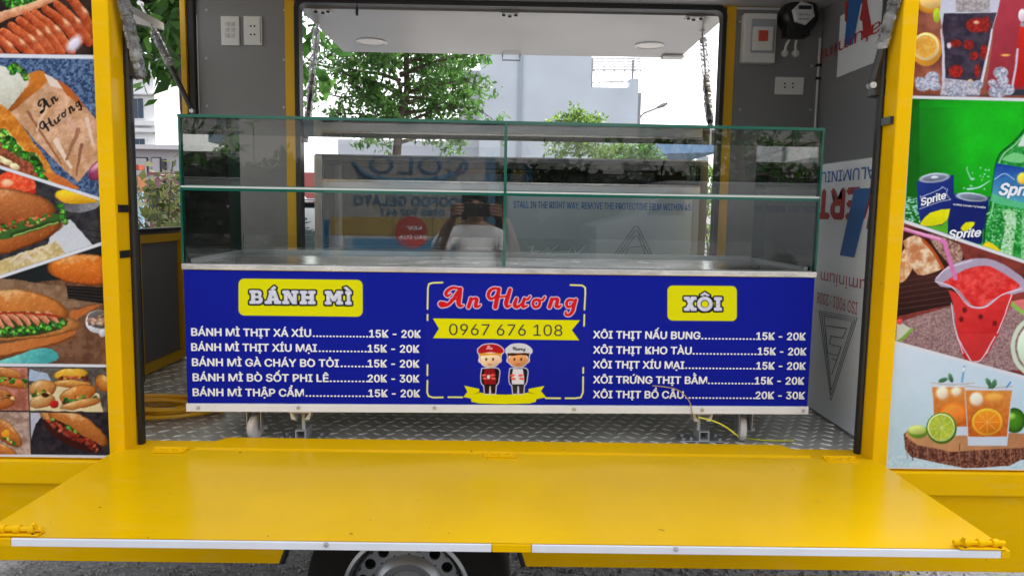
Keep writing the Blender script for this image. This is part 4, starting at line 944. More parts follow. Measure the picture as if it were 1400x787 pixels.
def paint_left(cv):
    B = lambda *p: list(p)
    def p1():
        cv.poly([(-150, -200), (140, -200), (140, 90), (-150, 90)], mot((38, 26, 24), (62, 44, 38), 14, 1))
        cv.poly([(-150, -200), (140, -200), (140, -60), (-150, -40)], mot((70, 44, 30), (120, 70, 40), 30, 4))
        for i in range(5): cv.ell(-60 + i * 9, 2 + (i % 2) * 4, 8, 5, GRN[i % 4])
        for i in range(12): cv.ell(8 + (i * 7) % 40, 0 + (i * 5) % 12, 5, 4, GRN[i % 4])
        cv.stroke([(-60, 52), (0, 24), (30, 14), (72, -2)], [12, 13, 11, 10], (196, 120, 80), hi=(236, 190, 150))
        for a, b in (((92, -8), (127, 46)), ((78, 6), (122, 58)), ((62, 12), (108, 58)), ((48, 18), (98, 70)), ((36, 20), (84, 72)), ((27, 28), (70, 72)), ((16, 36), (60, 78)), ((4, 44), (46, 80)), ((-10, 48), (26, 82)), ((-26, 54), (6, 84)), ((-44, 58), (-12, 88))):
            mx, my = (a[0] + b[0]) / 2 + 2, (a[1] + b[1]) / 2 - 2
            cv.stroke([a, (mx, my), b], [11, 13.5, 12], (150, 52, 26), hi=(222, 116, 66)); cv.ell(mx + 5, my - 1, 5, 2, (242, 178, 140), ang=48, soft=2)
        cv.ell(102, 60, 8, 12, (210, 205, 222), ang=40, soft=3)
    region(cv, [(-150, -200), (140, -200), (129.5, 75.5), (-150, 71)], p1)
    z1 = zoomer(0, 0, 3.935); z2 = zoomer(0, 180, 3.935)
    def p2():
        cv.poly([(-150, 60), (150, 60), (150, 300), (-150, 300)], mot((44, 62, 98), (98, 122, 158), 3.2, 3, 2.2))
        r_ = random.Random(2)
        for i in range(90): cv.ell(r_.uniform(20, 134), r_.uniform(82, 170), .8, .7, (150, 175, 205), soft=.8)
        cv.poly([z1(-300, 250), z1(0, 350), z1(170, 440), z1(60, 640), z1(-300, 560)], grad((226, 224, 214), (190, 190, 170), 0, 95, 10, 150, .8, 9), sm=3)
        for i, (x, y) in enumerate([(60, 365), (85, 355), (105, 375), (125, 395), (140, 415), (70, 385)]): cv.ell(*z1(x, y), 5.5, 4.2, GRN[(i * 3 + 1) % 4], ang=i * 30)
        cv.poly([z1(150, 400), z1(205, 378), z1(235, 395), z1(340, 465), z1(440, 560), z1(530, 650), z1(560, 820), z1(530, 860), z1(415, 980), z1(330, 900), z1(200, 770), z1(45, 590), z1(150, 450)], mot((188, 140, 100), (216, 172, 140), 10, 5))
        cv.poly([z1(150, 400), z1(205, 378), z1(250, 400), z1(245, 450), z1(60, 600), z1(45, 585), z1(160, 450)], grad((200, 118, 40), (150, 80, 30), 40, 100, 20, 150, .6), sm=2)
        cv.poly([z1(235, 395), z1(345, 455), z1(400, 520), z1(330, 480), z1(270, 460)], (226, 206, 190), sm=3)
        cv.poly([z1(300, 420), z1(380, 480), z1(460, 580), z1(420, 560), z1(350, 500)], (176, 92, 40), sm=3)
        for (a, b, w_, c) in (((300, 760), (380, 900), 30, (232, 204, 184)), ((420, 700), (360, 860), 26, (158, 108, 82)), ((470, 640), (500, 780), 24, (226, 196, 176)), ((150, 600), (330, 880), 16, (150, 96, 66)), ((250, 560), (200, 700), 20, (222, 184, 152)), ((330, 600), (400, 700), 26, (206, 164, 140)), ((440, 780), (410, 940), 18, (140, 92, 70))):
            cv.stroke([z1(*a), z1(*b)], [w_ / 4, w_ / 7], c)
        cv.ell(*z1(545, 905), 21, 12, (176, 70, 110), ang=-42, edge=(110, 30, 60)); cv.ell(*z1(525, 890), 12, 4, (236, 170, 196), ang=-42, soft=2)
        cv.poly([z2(-300, 0), z2(60, -20), z2(330, 260), z2(315, 300), z2(-300, 60)], grad((240, 214, 120), (214, 168, 60), 10, 180, 60, 250, .5), sm=0)
        cv.poly([z1(-300, 500), z1(0, 560), z1(30, 580), z1(90, 640), z1(200, 790), z1(330, 990), z1(320, 1010), z1(40, 700), z1(-300, 620)], mot((196, 110, 30), (226, 150, 60), 6, 8))
        cv.poly([z2(-300, 40), z2(0, 20), z2(80, 60), z2(180, 150), z2(245, 220), z2(240, 260), z2(-300, 200)], mot((120, 60, 40), (176, 96, 66), 4, 9), sm=0)
        for i, (x, y) in enumerate([(0, 20), (25, 50), (60, 85), (100, 110), (140, 130), (180, 140), (200, 175), (215, 210), (235, 235), (20, 10), (60, 50), (90, 90), (-60, 0), (-120, -10), (190, 160), (45, 75)]): cv.ell(*z2(x, y), 8.5, 5.5, GRN[(i * 7) % 4], ang=40)
        for i, (x, y) in enumerate([(10, 150), (40, 165), (80, 190), (-20, 140), (-60, 150)]): cv.ell(*z2(x, y), 7, 4, (226, 206, 160), ang=20)
        cv.poly([z2(225, 215), z2(300, 230), z2(410, 290), z2(415, 310), z2(320, 300)], (206, 110, 50), sm=2)
        # shop name on the bag
        ca, sa = math.cos(R(-38)), math.sin(R(-38))
        def rot(ox, oy, sc, x0_, y0_): return lambda p: (ox + ((p[0] - x0_) * ca - (p[1] - y0_) * sa) * sc, oy + ((p[0] - x0_) * sa + (p[1] - y0_) * ca) * sc)
        fA = rot(53, 153, .092, 120, 200); fB = rot(60, 178, .086, 540, 200)
        for pts, w_ in SCRIPT[:7]: cv.stroke([fA(p) for p in pts], [k * .088 for k in (w_ if isinstance(w_, list) else [w_] * len(pts))], (24, 20, 22), sm=6)
        for pts, w_ in SCRIPT[7:]: cv.stroke([fB(p) for p in pts], [k * .080 for k in (w_ if isinstance(w_, list) else [w_] * len(pts))], (24, 20, 22), sm=6)
    region(cv, [(-150, 77), (131, 81), (137, 270), (0, 226), (-150, 178)], p2)
    def p3():
        cv.poly([(-150, 180), (150, 200), (150, 420), (-150, 460)], mot((40, 40, 46), (66, 62, 64), 9, 12))
        for i in range(5): cv.stroke([(60, 300 + i * 9), (140, 318 + i * 9)], 1, (28, 28, 32), sm=0)
        cv.ell(22, 252, 27, 18, mot((228, 66, 36), (244, 120, 80), 4, 4), ang=8); cv.ell(-40, 245, 30, 18, mot((228, 66, 36), (240, 100, 60), 4, 4)); cv.ell(10, 250, 8, 5, (250, 180, 140), soft=2); cv.stroke([(0, 262), (30, 266), (46, 262)], 6, (206, 44, 30)); cv.ell(-4, 266, 12, 4, (230, 220, 220), soft=2)
        cv.poly([z2(300, 480), z2(380, 470), z2(500, 615), z2(360, 665), z2(240, 640)], (206, 208, 216)); cv.poly([z2(-300, 720), z2(0, 690), z2(300, 590), z2(360, 665), z2(-300, 870)], mot((196, 170, 110), (222, 204, 160), 6, 6))
        cv.ell(*z2(418, 362), 32, 18, grad((60, 60, 64), (150, 150, 156), 80, 260, 130, 290, .6)); cv.ell(*z2(418, 345), 31.5, 11.5, (230, 168, 26), ang=1); cv.ell(*z2(418, 342), 28.5, 8.5, (240, 184, 40))
        bun(cv, -2, 326, 90, 22, -14, (196, 118, 56), (140, 66, 24)); bun(cv, -6, 282, 82, 26, 4, (202, 124, 68), (140, 66, 28))
        cv.poly([z2(-300, 560), z2(0, 520), z2(180, 470), z2(320, 440), z2(325, 480), z2(200, 530), z2(60, 570), z2(-300, 640)], (60, 96, 40), sm=2)
        crumble(cv, -60, 322, 60, 300, 5, VEG, 90, 5); crumble(cv, 0, 312, 76, 294, 3, [(206, 70, 50), (230, 120, 90), (60, 110, 40)], 22, 6)
        cv.stroke([z2(60, 555), z2(180, 520), z2(320, 480)], [6, 7, 4], (42, 70, 34)); cv.stroke([z2(70, 562), z2(180, 527), z2(310, 487)], 2, (150, 180, 90))
        for i, (x, y) in enumerate([(320, 400), (335, 430), (345, 460), (350, 480), (335, 455)]): cv.ell(*z2(x, y), 4.5, 4, GRN[i % 4], ang=30 * i)
        r_ = random.Random(8)
        for i in range(9): x = 30 + r_.random() * 50; y = 355 - (x - 30) * .35 + r_.uniform(-6, 6); cv.stroke([(x - 16, y + 4), (x - 4, y - 5), (x + 8, y + 2)], 1.4, (226, 206, 190))
    region(cv, [(-150, 183), (0, 231), (137, 275), (140.5, 330), (0, 376), (-150, 425)], p3)
    z3 = zoomer(0, 360, 2.81)
    def p4():
        cv.poly([(-150, 330), (150, 330), (150, 520), (-150, 520)], mot((96, 62, 44), (128, 90, 66), 12, 21)); cv.poly([(-150, 330), (150, 330), (150, 378), (60, 384), (-150, 430)], (30, 34, 34))
        cv.poly([z3(-300, 100), z3(0, 55), z3(260, 90), z3(390, 150), z3(280, 170), z3(-300, 200)], mot((126, 94, 70), (146, 114, 88), 8, 22))
        bun(cv, 118, 368, 54, 21, 4, (228, 128, 44), (176, 78, 20)); cv.poly([z3(255, 85), z3(395, 92), z3(400, 155), z3(262, 135)], (26, 22, 22)); [cv.stroke([z3(258, 92 + i * 12), z3(398, 102 + i * 13)], .6, (78, 66, 58), sm=0) for i in range(5)]
        cv.poly([z3(-300, 330), z3(0, 310), z3(170, 280), z3(270, 240), z3(270, 185), z3(330, 168), z3(390, 158), z3(300, 210), z3(290, 270), z3(200, 312), z3(0, 360), z3(-300, 420)], grad((206, 126, 62), (180, 100, 46), 0, 430, 100, 480, .5)); cv.stroke([z3(-300, 410), z3(0, 358), z3(190, 314), z3(288, 280)], 3, (126, 66, 30), sm=4)
        bun(cv, 20, 448, 92, 17, -3, (222, 164, 98), (170, 100, 44)); bun(cv, 28, 420, 66, 24, 8, (214, 132, 62), (160, 84, 28))
        cv.poly([z3(-300, 190), z3(0, 185), z3(120, 185), z3(240, 205), z3(255, 240), z3(150, 275), z3(0, 285), z3(-300, 280)], (60, 66, 30), sm=2)
        for i in range(9): x = -40 + i * 13; cv.stroke([(x, 428), (x + 10, 436), (x + 17, 446)], [6, 8, 6], (196, 98, 66), hi=(230, 168, 134))
        for i in range(26): cv.ell(-30 + i * 4.6, 452 + 3 * math.sin(i * 1.9) - max(0, (i - 14)) * .9, 5, 3.6, GRN[i % 4], ang=i * 40)
        cv.stroke([z3(0, 190), z3(100, 190), z3(230, 205)], 2.5, (170, 50, 24))
        cv.ell(*z3(385, 225), 20, 16, (206, 208, 216)); cv.ell(*z3(388, 215), 18, 12.5, (90, 84, 84)); crumble(cv, 120, 436, 150, 436, 7, [(150, 110, 90), (196, 160, 140), (110, 70, 52)], 26, 3, (2, 4)); cv.ell(*z3(394, 268), 5, 5, (196, 198, 206))
        cv.poly([z3(-300, 380), z3(0, 372), z3(120, 330), z3(200, 328), z3(226, 360), z3(180, 384), z3(60, 392), z3(-300, 400)], grad((120, 208, 200), (70, 160, 160), 20, 476, 50, 500, .8, 4), sm=2)
    region(cv, [(-150, 430), (0, 381), (141, 335), (147, 498), (0, 496), (-150, 494)], p4)
    def q1():
        cv.poly([(-150, 490), (150, 490), (150, 640), (-150, 640)], (44, 40, 42))
    region(cv, [(-150, 499), (147, 502), (150, 622), (-150, 618)], q1)
    def q2():
        cv.poly([(-10, 490), (40, 490), (40, 570), (-10, 570)], mot((196, 130, 110), (160, 90, 70), 8, 2)); bun(cv, 8, 520, 32, 8, 14, (220, 150, 80)); crumble(cv, -10, 512, 36, 524, 4, VEG, 26, 11); bun(cv, 4, 508, 30, 6, 12, (226, 160, 90)); bun(cv, -4, 552, 24, 8, -6, (200, 120, 60)); bun(cv, -6, 536, 22, 7, 12, (212, 140, 80)); crumble(cv, -10, 544, 18, 542, 3, VEG, 12, 12)
    region(cv, [(-150, 500), (37.5, 502), (39.5, 561), (-150, 559)], q2)
    def q3():
        cv.poly([(36, 490), (150, 490), (150, 570), (36, 570)], mot((70, 62, 56), (110, 104, 100), 10, 31)); cv.poly([z3(110, 470), z3(150, 440), z3(380, 500), z3(395, 570), z3(110, 565)], (226, 206, 160)); cv.poly([z3(115, 405), z3(180, 420), z3(200, 460), z3(110, 450)], (170, 186, 206))
        bun(cv, *z3(270, 425), 24, 8, -4, (234, 186, 60), (190, 130, 30)); crumble(cv, *z3(215, 442), *z3(335, 440), 2.5, MEAT, 20, 14); bun(cv, *z3(275, 462), 27, 5.5, 2, (232, 180, 90))
        bun(cv, *z3(162, 480), 19, 12, -10, (224, 170, 100)); crumble(cv, *z3(130, 500), *z3(195, 495), 3.5, VEG, 24, 15); bun(cv, *z3(160, 530), 18, 9, -14, (232, 196, 130))
        bun(cv, *z3(300, 500), 26, 11, -14, (214, 136, 60)); crumble(cv, *z3(240, 530), *z3(370, 510), 3, VEG, 30, 16); bun(cv, *z3(310, 538), 28, 6, -12, (226, 170, 100)); bun(cv, *z3(395, 460), 13, 10, 60, (216, 156, 70)); cv.ell(*z3(208, 540), 6, 5.5, (170, 30, 24)); cv.ell(*z3(172, 505), 5, 3, (60, 24, 20))
    region(cv, [(38.7, 502), (147, 503), (148.5, 563), (41, 561.5)], q3)
    def q4():
        cv.poly([(-20, 560), (45, 560), (45, 640), (-20, 640)], mot((196, 166, 150), (150, 118, 100), 7, 4)); bun(cv, 8, 590, 28, 12, 42, (206, 124, 56)); crumble(cv, -8, 582, 22, 608, 3, VEG, 22, 18, (2, 3.6)); cv.ell(8, 592, 5, 5, (236, 150, 30)); bun(cv, 0, 612, 24, 7, 22, (216, 140, 70))
    region(cv, [(-150, 561), (40, 563), (42, 621), (-150, 619)], q4)
    def q5():
        cv.poly([(40, 560), (152, 560), (152, 640), (40, 640)], mot((34, 30, 36), (56, 48, 52), 9, 6)); cv.poly([(40, 560), (66, 560), (48, 580), (42, 600)], (190, 190, 200))
        bun(cv, *z3(270, 625), 46, 15, 27, (222, 160, 96), (160, 90, 40)); bun(cv, *z3(300, 628), 46, 16, 30, (204, 124, 58), (150, 76, 26))
        cv.poly([z3(165, 600), z3(220, 600), z3(320, 660), z3(390, 700), z3(375, 725), z3(290, 710), z3(190, 650)], (60, 24, 18), sm=3); crumble(cv, *z3(180, 605), *z3(372, 708), 5, MEAT + [(150, 40, 26), (196, 70, 40)], 70, 19, (2, 4)); crumble(cv, *z3(190, 592), *z3(300, 650), 2, GRN, 10, 20)
    region(cv, [(41.5, 563.5), (148.5, 565), (151, 621.5), (43, 620.5)], q5)
def paint_left2(cv): paint_left(cv); photo_grain(cv)
lw = .385
LPX = -1.087 - lw
print_sheet('food_poster', (LPX, YF + .0008, .7105), (1, 0, 0), (0, 0, 1), lw, 1.42, .0017, TR, paint_left2, gain=.95, base=WB)

def paint_right(cv):
    z8 = zoomer(1200, 0, 5.62); z9 = zoomer(1200, 120, 3.75); zb = zoomer(1200, 300, 4.37); zc = zoomer(1200, 460, 2.405)
    def r1():
        cv.poly([(1240, -300), (1520, -300), (1520, 140), (1240, 140)], mot((120, 62, 48), (160, 96, 74), 26, 2)); cv.poly([z8(860, -900), z8(1800, -900), z8(1800, 700), z8(830, 700), z8(900, 200)], grad((178, 60, 76), (140, 44, 52), 1350, 0, 1420, 120, .3, 20))
        cv.ell(*z8(400, 20), 19, 15, (226, 168, 60), edge=(196, 120, 30)); cv.ell(*z8(405, 5), 15, 11, (236, 196, 120)); cv.ell(*z8(455, 120), 5, 10, (168, 190, 40))
        cv.ell(*z8(372, 380), 21, 23, (216, 148, 50)); cv.ell(*z8(368, 360), 18.5, 18.5, (236, 206, 150)); cv.ell(*z8(366, 358), 15.5, 15.5, mot((236, 188, 90), (226, 160, 60), 5, 3))
        cv.poly([z8(480, -900), z8(950, -900), z8(940, 0), z8(915, 120), z8(880, 230), z8(800, 640), z8(500, 640), z8(500, 250), z8(475, 110), z8(485, 0)], (196, 196, 214))
        cv.poly([z8(510, 105), z8(915, 100), z8(880, 215), z8(850, 340), z8(795, 600), z8(780, 635), z8(535, 635), z8(520, 600), z8(510, 330), z8(495, 200)], mot((48, 40, 54), (72, 62, 78), 9, 5), sm=0)
        cv.poly([z8(560, -900), z8(880, -900), z8(860, 95), z8(600, 95)], mot((186, 180, 186), (150, 140, 140), 3, 8))
        for (x, y, rx, ry) in ((760, 195, 15, 10), (700, 345, 7, 7), (600, 335, 8, 5), (600, 550, 10, 9), (815, 400, 5, 10), (765, 545, 4, 9), (740, 430, 6, 6), (830, 190, 6, 11)): cv.ell(*z8(x, y), rx, ry, mot((176, 44, 34), (120, 30, 30), 3, int(x)), soft=1.5)
        cv.ell(*z8(760, 175), 4, 2.5, (230, 160, 130), soft=1); cv.ell(*z8(548, 350), 3, 4, (220, 200, 210), soft=1); cv.ell(*z8(712, 648), 5, 7, (206, 160, 80))
        cv.poly([z8(500, 600), z8(800, 630), z8(780, 740), z8(480, 740)], mot((150, 146, 160), (206, 200, 214), 3, 13))
        cv.stroke([z8(880, 230), z8(840, 450), z8(800, 650)], 2.2, (222, 216, 232)); cv.stroke([z8(488, 230), z8(500, 450), z8(500, 620)], 2, (206, 200, 220))
        cv.poly([z8(1090, 180), z8(1800, 180), z8(1800, 670), z8(1040, 665)], grad((206, 44, 34), (170, 30, 26), 1390, 40, 1400, 118, .3)); cv.stroke([z8(1075, 380), z8(1060, 520), z8(1035, 660)], 3, (206, 190, 206)); cv.ell(*z8(985, 425), 6, 1.6, (246, 170, 80)); cv.ell(*z8(1110, 120), 5, 9, (220, 206, 216)); cv.ell(*z8(1112, 190), 3, 3, (150, 150, 170))
        cv.poly([z8(300, 735), z8(1800, 735), z8(1800, 690), z8(1000, 690), z8(900, 730), z8(300, 730)], (50, 56, 66))
        for i, (x, y, r_) in enumerate([(350, 650, 11), (420, 600, 10), (440, 660, 8), (320, 620, 6), (600, 705, 12), (640, 715, 8), (945, 560, 10), (960, 620, 8), (920, 705, 12), (1000, 690, 9), (880, 640, 6), (770, 650, 7), (1500, 690, 14)]):
            cv.ell(*z8(x, y), r_, r_ * .85, mot((206, 206, 222), (126, 130, 150), 2.5, i), soft=1)
    region(cv, [(1240, -300), (1520, -300), (1520, 137), (1248, 131)], r1)
    def r2():
        cv.poly([(1230, 120), (1530, 120), (1530, 420), (1230, 420)], grad((14, 96, 20), (26, 170, 26), 1240, 200, 1340, 250, .1)); cv.ell(1330, 210, 70, 60, (24, 176, 30), soft=60); cv.ell(1250, 240, 26, 90, (20, 90, 22), soft=50)
        r_ = random.Random(4)
        for i in range(60): x, y = 1238 + r_.random() * 22, 270 + r_.random() * 34; cv.ell(x, y, r_.uniform(.6, 2.2), r_.uniform(.6, 1.6), (170, 226, 216), soft=.8)
        cv.stroke([z9(460, 520), z9(520, 510), z9(575, 478)], [2.5, 2, 1], (180, 226, 226)); cv.stroke([z9(455, 415), z9(480, 470), z9(495, 465)], [1, 1.5, .8], (170, 226, 216))
        for i in range(16): cv.ell(*z9(r_.uniform(440, 580), r_.uniform(400, 520)), r_.uniform(.5, 1.5), .9, (180, 230, 220), soft=.8)
        CB = grad((36, 60, 140), (22, 34, 104), 1250, 240, 1300, 300, .2)
        cv.poly([z9(200, 500), z9(215, 470), z9(370, 450), z9(390, 480), z9(370, 760), z9(225, 720)], CB, sm=2); cv.ell(*z9(290, 462), 21, 6.5, (168, 176, 196), ang=-6); cv.ell(*z9(290, 462), 17, 4.2, (110, 118, 140), ang=-6); cv.ell(*z9(292, 460), 5, 2, (206, 210, 220), ang=-6)
        cv.poly([z9(220, 690), z9(270, 640), z9(370, 620), z9(372, 650), z9(330, 700), z9(225, 708)], (226, 222, 20), sm=2); cv.poly([z9(222, 712), z9(330, 705), z9(365, 665), z9(362, 750), z9(240, 735)], (90, 180, 40))
        cv.poly([z9(385, 560), z9(400, 540), z9(560, 560), z9(568, 580), z9(545, 800), z9(360, 760)], CB, sm=2); cv.ell(*z9(482, 560), 22, 6, (168, 180, 196), ang=6); cv.ell(*z9(482, 560), 18, 4, (110, 120, 140), ang=6)
        cv.poly([z9(425, 720), z9(450, 690), z9(498, 690), z9(480, 720), z9(440, 738)], (226, 222, 20), sm=2); cv.poly([z9(540, 720), z9(560, 780), z9(535, 800)], (60, 150, 40))
        for pts in ([z9(218, 555), z9(228, 585), z9(222, 605)], [z9(215, 620), z9(300, 590), z9(372, 572)], [z9(372, 572), z9(352, 545), z9(358, 520)], [z9(225, 560), z9(320, 520), z9(330, 508), z9(350, 520)]): cv.stroke(pts, .9, (206, 214, 236), sm=4)
        BOT = [z9(770, 190), z9(735, 235), z9(690, 285), z9(640, 325), z9(612, 370), z9(598, 440), z9(582, 560), z9(575, 610), z9(560, 660), z9(545, 780), z9(540, 960), z9(1500, 1200), z9(1500, 100)]
        cv.poly(BOT, mot((20, 120, 40), (66, 176, 84), 4, 7), sm=2); cv.stroke(BOT[:11], 2.2, (12, 84, 30), sm=4); cv.stroke([(q[0] + 3.5, q[1] + 2) for q in BOT[1:9]], 1.6, (150, 226, 160), sm=4)
        cv.poly([z9(770, 215), z9(720, 290), z9(760, 300), z9(1000, 250)], (206, 226, 214), sm=2); cv.poly([z9(700, 330), z9(660, 350), z9(640, 372), z9(740, 385), z9(760, 350)], (120, 206, 130), sm=3)
        LB_ = [z9(607, 385), z9(640, 392), z9(760, 412), z9(1500, 500), z9(1500, 700), z9(760, 622), z9(620, 596), z9(578, 580)]
        cv.poly(LB_, grad((22, 56, 150), (96, 186, 196), 1372, 222, 1366, 284, .2)); cv.poly([z9(584, 540), z9(680, 575), z9(760, 590), z9(1500, 640), z9(1500, 700), z9(760, 622), z9(620, 596), z9(578, 580)], (86, 186, 130), sm=0); cv.ell(*z9(745, 465), 8, 8, (246, 200, 70), soft=1.5); cv.stroke([z9(600, 470), z9(650, 440), z9(700, 470)], 1, (190, 214, 240), sm=4)
        cv.poly([z9(640, 625), z9(712, 640), z9(700, 760), z9(680, 900), z9(620, 880), z9(650, 740)], mot((214, 232, 214), (120, 200, 120), 2, 3), sm=2); cv.poly([z9(740, 640), z9(770, 640), z9(760, 900), z9(735, 900)], mot((180, 220, 180), (80, 170, 90), 2, 4))
        for i in range(160): cv.ell(*z9(r_.uniform(555, 760), r_.uniform(620, 800)), 1.1, .9, r_.choice([(120, 220, 130), (20, 120, 40), (170, 230, 180)]), soft=.7)
        cv.poly([zb(620, 160), zb(660, 130), zb(735, 185), zb(700, 215)], (236, 214, 30), sm=2)
    region(cv, [(1247, 135), (1520, 142), (1520, 404), (1400, 355), (1237, 300)], r2)
    def r3():
        cv.poly([(1210, 280), (1530, 280), (1530, 600), (1210, 600)], mot((100, 44, 40), (140, 60, 52), 20, 6))
        cv.poly([zb(100, 620), zb(450, 510), zb(1500, 480), zb(1500, 900), zb(100, 900)], mot((130, 98, 102), (176, 142, 140), 1.8, 9, 2)); cv.poly([zb(120, 345), zb(440, 290), zb(470, 500), zb(110, 580)], grad((66, 36, 32), (44, 24, 24), 1230, 380, 1230, 430, .3))
        for i in range(6): cv.stroke([zb(120, 375 + i * 32), zb(440, 320 + i * 34)], .8, (96, 60, 52), sm=0)
        cv.poly([zb(140, 60), zb(260, 50), zb(480, 140), zb(520, 240), zb(360, 310), zb(130, 340)], (60, 30, 24)); cv.ell(*zb(160, 270), 12, 26, mot((206, 140, 90), (236, 206, 170), 5, 2), ang=20); cv.poly([zb(150, 130), zb(200, 100), zb(260, 110), zb(380, 270), zb(350, 310), zb(240, 330), zb(180, 220)], mot((232, 206, 176), (190, 120, 76), 8, 5), sm=3); cv.poly([zb(300, 80), zb(490, 150), zb(500, 250), zb(430, 270), zb(330, 150)], mot((196, 160, 140), (120, 84, 76), 3, 4), sm=2); cv.stroke([zb(270, 120), zb(330, 190), zb(390, 290)], 4, (176, 76, 30))
        cv.poly([zb(115, 600), zb(205, 655), zb(110, 740)], (206, 206, 190)); cv.stroke([zb(205, 655), zb(160, 700), zb(105, 740)], 4, (130, 170, 60)); cv.ell(*zb(130, 610), 4, 4, (226, 80, 90))
        cv.poly([zb(790, 490), zb(1500, 360), zb(1500, 640), zb(874, 560)], (226, 120, 120)); cv.stroke([zb(790, 495), zb(870, 555), zb(960, 580)], 6, (150, 190, 90)); cv.ell(*zb(1000, 760), 44, 44, (206, 220, 196), w=6); cv.ell(*zb(1000, 760), 38, 38, (196, 214, 190)); cv.ell(*zb(960, 690), 12, 20, (206, 100, 100), soft=3)
        cv.poly([zb(340, 360), zb(420, 280), zb(560, 235), zb(700, 245), zb(860, 340), zb(900, 420), zb(800, 450), zb(650, 530), zb(560, 530), zb(470, 420), zb(380, 400)], (176, 160, 184), sm=3)
        cv.poly([zb(390, 375), zb(520, 300), zb(640, 275), zb(730, 310), zb(850, 390), zb(800, 425), zb(700, 470), zb(630, 520), zb(560, 510), zb(480, 420)], mot((216, 40, 42), (236, 80, 74), 7, 3), sm=3)
        cv.poly([zb(420, 420), zb(470, 440), zb(560, 525), zb(650, 525), zb(720, 460), zb(810, 450), zb(755, 600), zb(700, 720), zb(655, 810), zb(600, 850), zb(545, 850), zb(500, 800), zb(468, 640), zb(450, 500)], grad((222, 56, 56), (186, 28, 30), 1320, 420, 1350, 480, .4, 6), sm=2)
        for x, y in ((520, 540), (615, 580), (500, 595), (590, 710), (700, 620)): cv.ell(*zb(x, y), 3, 3.6, (110, 20, 24), soft=1.4)
        for pts in ([zb(345, 370), zb(430, 395), zb(480, 440), zb(540, 510), zb(600, 525), zb(660, 515), zb(740, 450), zb(860, 415)], [zb(350, 350), zb(420, 290), zb(560, 245)], [zb(440, 500), zb(460, 640), zb(510, 800)], [zb(800, 450), zb(740, 620), zb(650, 800)]): cv.stroke(pts, [1.4] * len(pts), (232, 214, 232))
        cv.stroke([zb(150, 55), zb(380, 125), zb(410, 180), zb(465, 350)], [5, 6, 6, 6], (214, 120, 176), sm=5); cv.stroke([zb(150, 50), zb(375, 118)], 1.6, (240, 190, 220), sm=0)
        cv.poly([zc(265, -10), zc(400, -10), zc(345, 70), zc(320, 85), zc(300, 70)], (206, 50, 50)); cv.stroke([zc(262, 0), zc(300, 70), zc(320, 82), zc(345, 70), zc(385, 0)], 1.6, (222, 206, 222))
    region(cv, [(1236, 305), (1400, 360), (1520, 408), (1520, 552), (1400, 513), (1223, 465)], r3)
    def r4():
        cv.poly([(1200, 440), (1530, 440), (1530, 680), (1200, 680)], grad((206, 220, 236), (186, 212, 222), 1230, 480, 1240, 620, .3, 14)); cv.poly([zc(30, 390), zc(800, 400), zc(800, 470), zc(30, 470)], mot((176, 206, 216), (206, 222, 228), 3, 2))
        cv.poly([zc(85, 320), zc(100, 308), zc(300, 330), zc(480, 325), zc(560, 330), zc(560, 400), zc(470, 405), zc(430, 425), zc(290, 432), zc(200, 415), zc(110, 395), zc(90, 370)], mot((84, 46, 36), (150, 96, 74), 2.4, 5, 2), sm=1)
        for i in range(26): x = 95 + i * 17; cv.stroke([zc(x, 362 + 8 * math.sin(i)), zc(x + 3, 400 + 6 * math.sin(i * 2))], 1.1, (66, 32, 26) if i % 2 else (176, 118, 92), sm=0)
        cv.poly([zc(90, 325), zc(100, 305), zc(200, 300), zc(400, 315), zc(560, 320), zc(560, 360), zc(400, 368), zc(240, 378), zc(130, 355)], grad((206, 150, 100), (186, 126, 84), 1240, 590, 1400, 610, .6, 8), sm=1); cv.stroke([zc(270, 352), zc(268, 372)], 1, (90, 50, 30), sm=0)
        cv.ell(*zc(450, 275), 15, 17, (76, 140, 30), edge=(30, 70, 16)); cv.ell(*zc(440, 262), 5, 4, (150, 200, 80), soft=2)
        def glass(x0, x1, y0, y1):
            cv.poly([zc(x0, y0), zc(x1, y0), zc(x1 - 18, y1), zc(x0 + 12, y1)], (206, 214, 226)); cv.poly([zc(x0 + 3, y0 + 14), zc(x1 - 3, y0 + 14), zc(x1 - 20, y1 - 30), zc(x0 + 13, y1 - 30)], grad((226, 150, 70), (196, 88, 26), 0, 520, 0, 600, .7, 5))
            cv.stroke([zc(x0, y0), zc((x0 + x1) / 2, y0 + 6), zc(x1, y0)], 1.2, (190, 170, 160))
        glass(176, 318, 152, 325); cv.ell(*zc(212, 185), 8, 9, (240, 216, 190), soft=2); cv.ell(*zc(258, 180), 7, 6, (244, 220, 190), soft=2); cv.ell(*zc(250, 255), 19, 16, (226, 110, 30)); cv.ell(*zc(250, 255), 16, 13, (240, 130, 50))
        glass(285, 444, 162, 358); cv.ell(*zc(325, 205), 9, 9, (244, 220, 196), soft=2); cv.ell(*zc(385, 200), 12, 6, (236, 160, 70), soft=2); cv.ell(*zc(360, 280), 21, 18.5, (240, 170, 50)); cv.ell(*zc(360, 280), 18, 15.5, (232, 128, 30)); [cv.stroke([zc(360, 280), zc(360 + 38 * math.cos(a), 280 + 34 * math.sin(a))], .7, (244, 190, 100), sm=0) for a in np.linspace(0, 6.28, 9)[:-1]]
        for x, y, an in ((215, 142, -20), (240, 135, 70), (365, 150, 60), (382, 155, 110), (378, 160, -30)): cv.ell(*zc(x, y), 6.5, 3, (66, 110, 76), ang=an)
        cv.stroke([zc(285, 98), zc(278, 148)], 3, (120, 170, 206), sm=0); cv.stroke([zc(284, 104), zc(282, 112)], 3, (230, 236, 240), sm=0); cv.stroke([zc(425, 165), zc(436, 150)], 2.4, (90, 140, 196), sm=0)
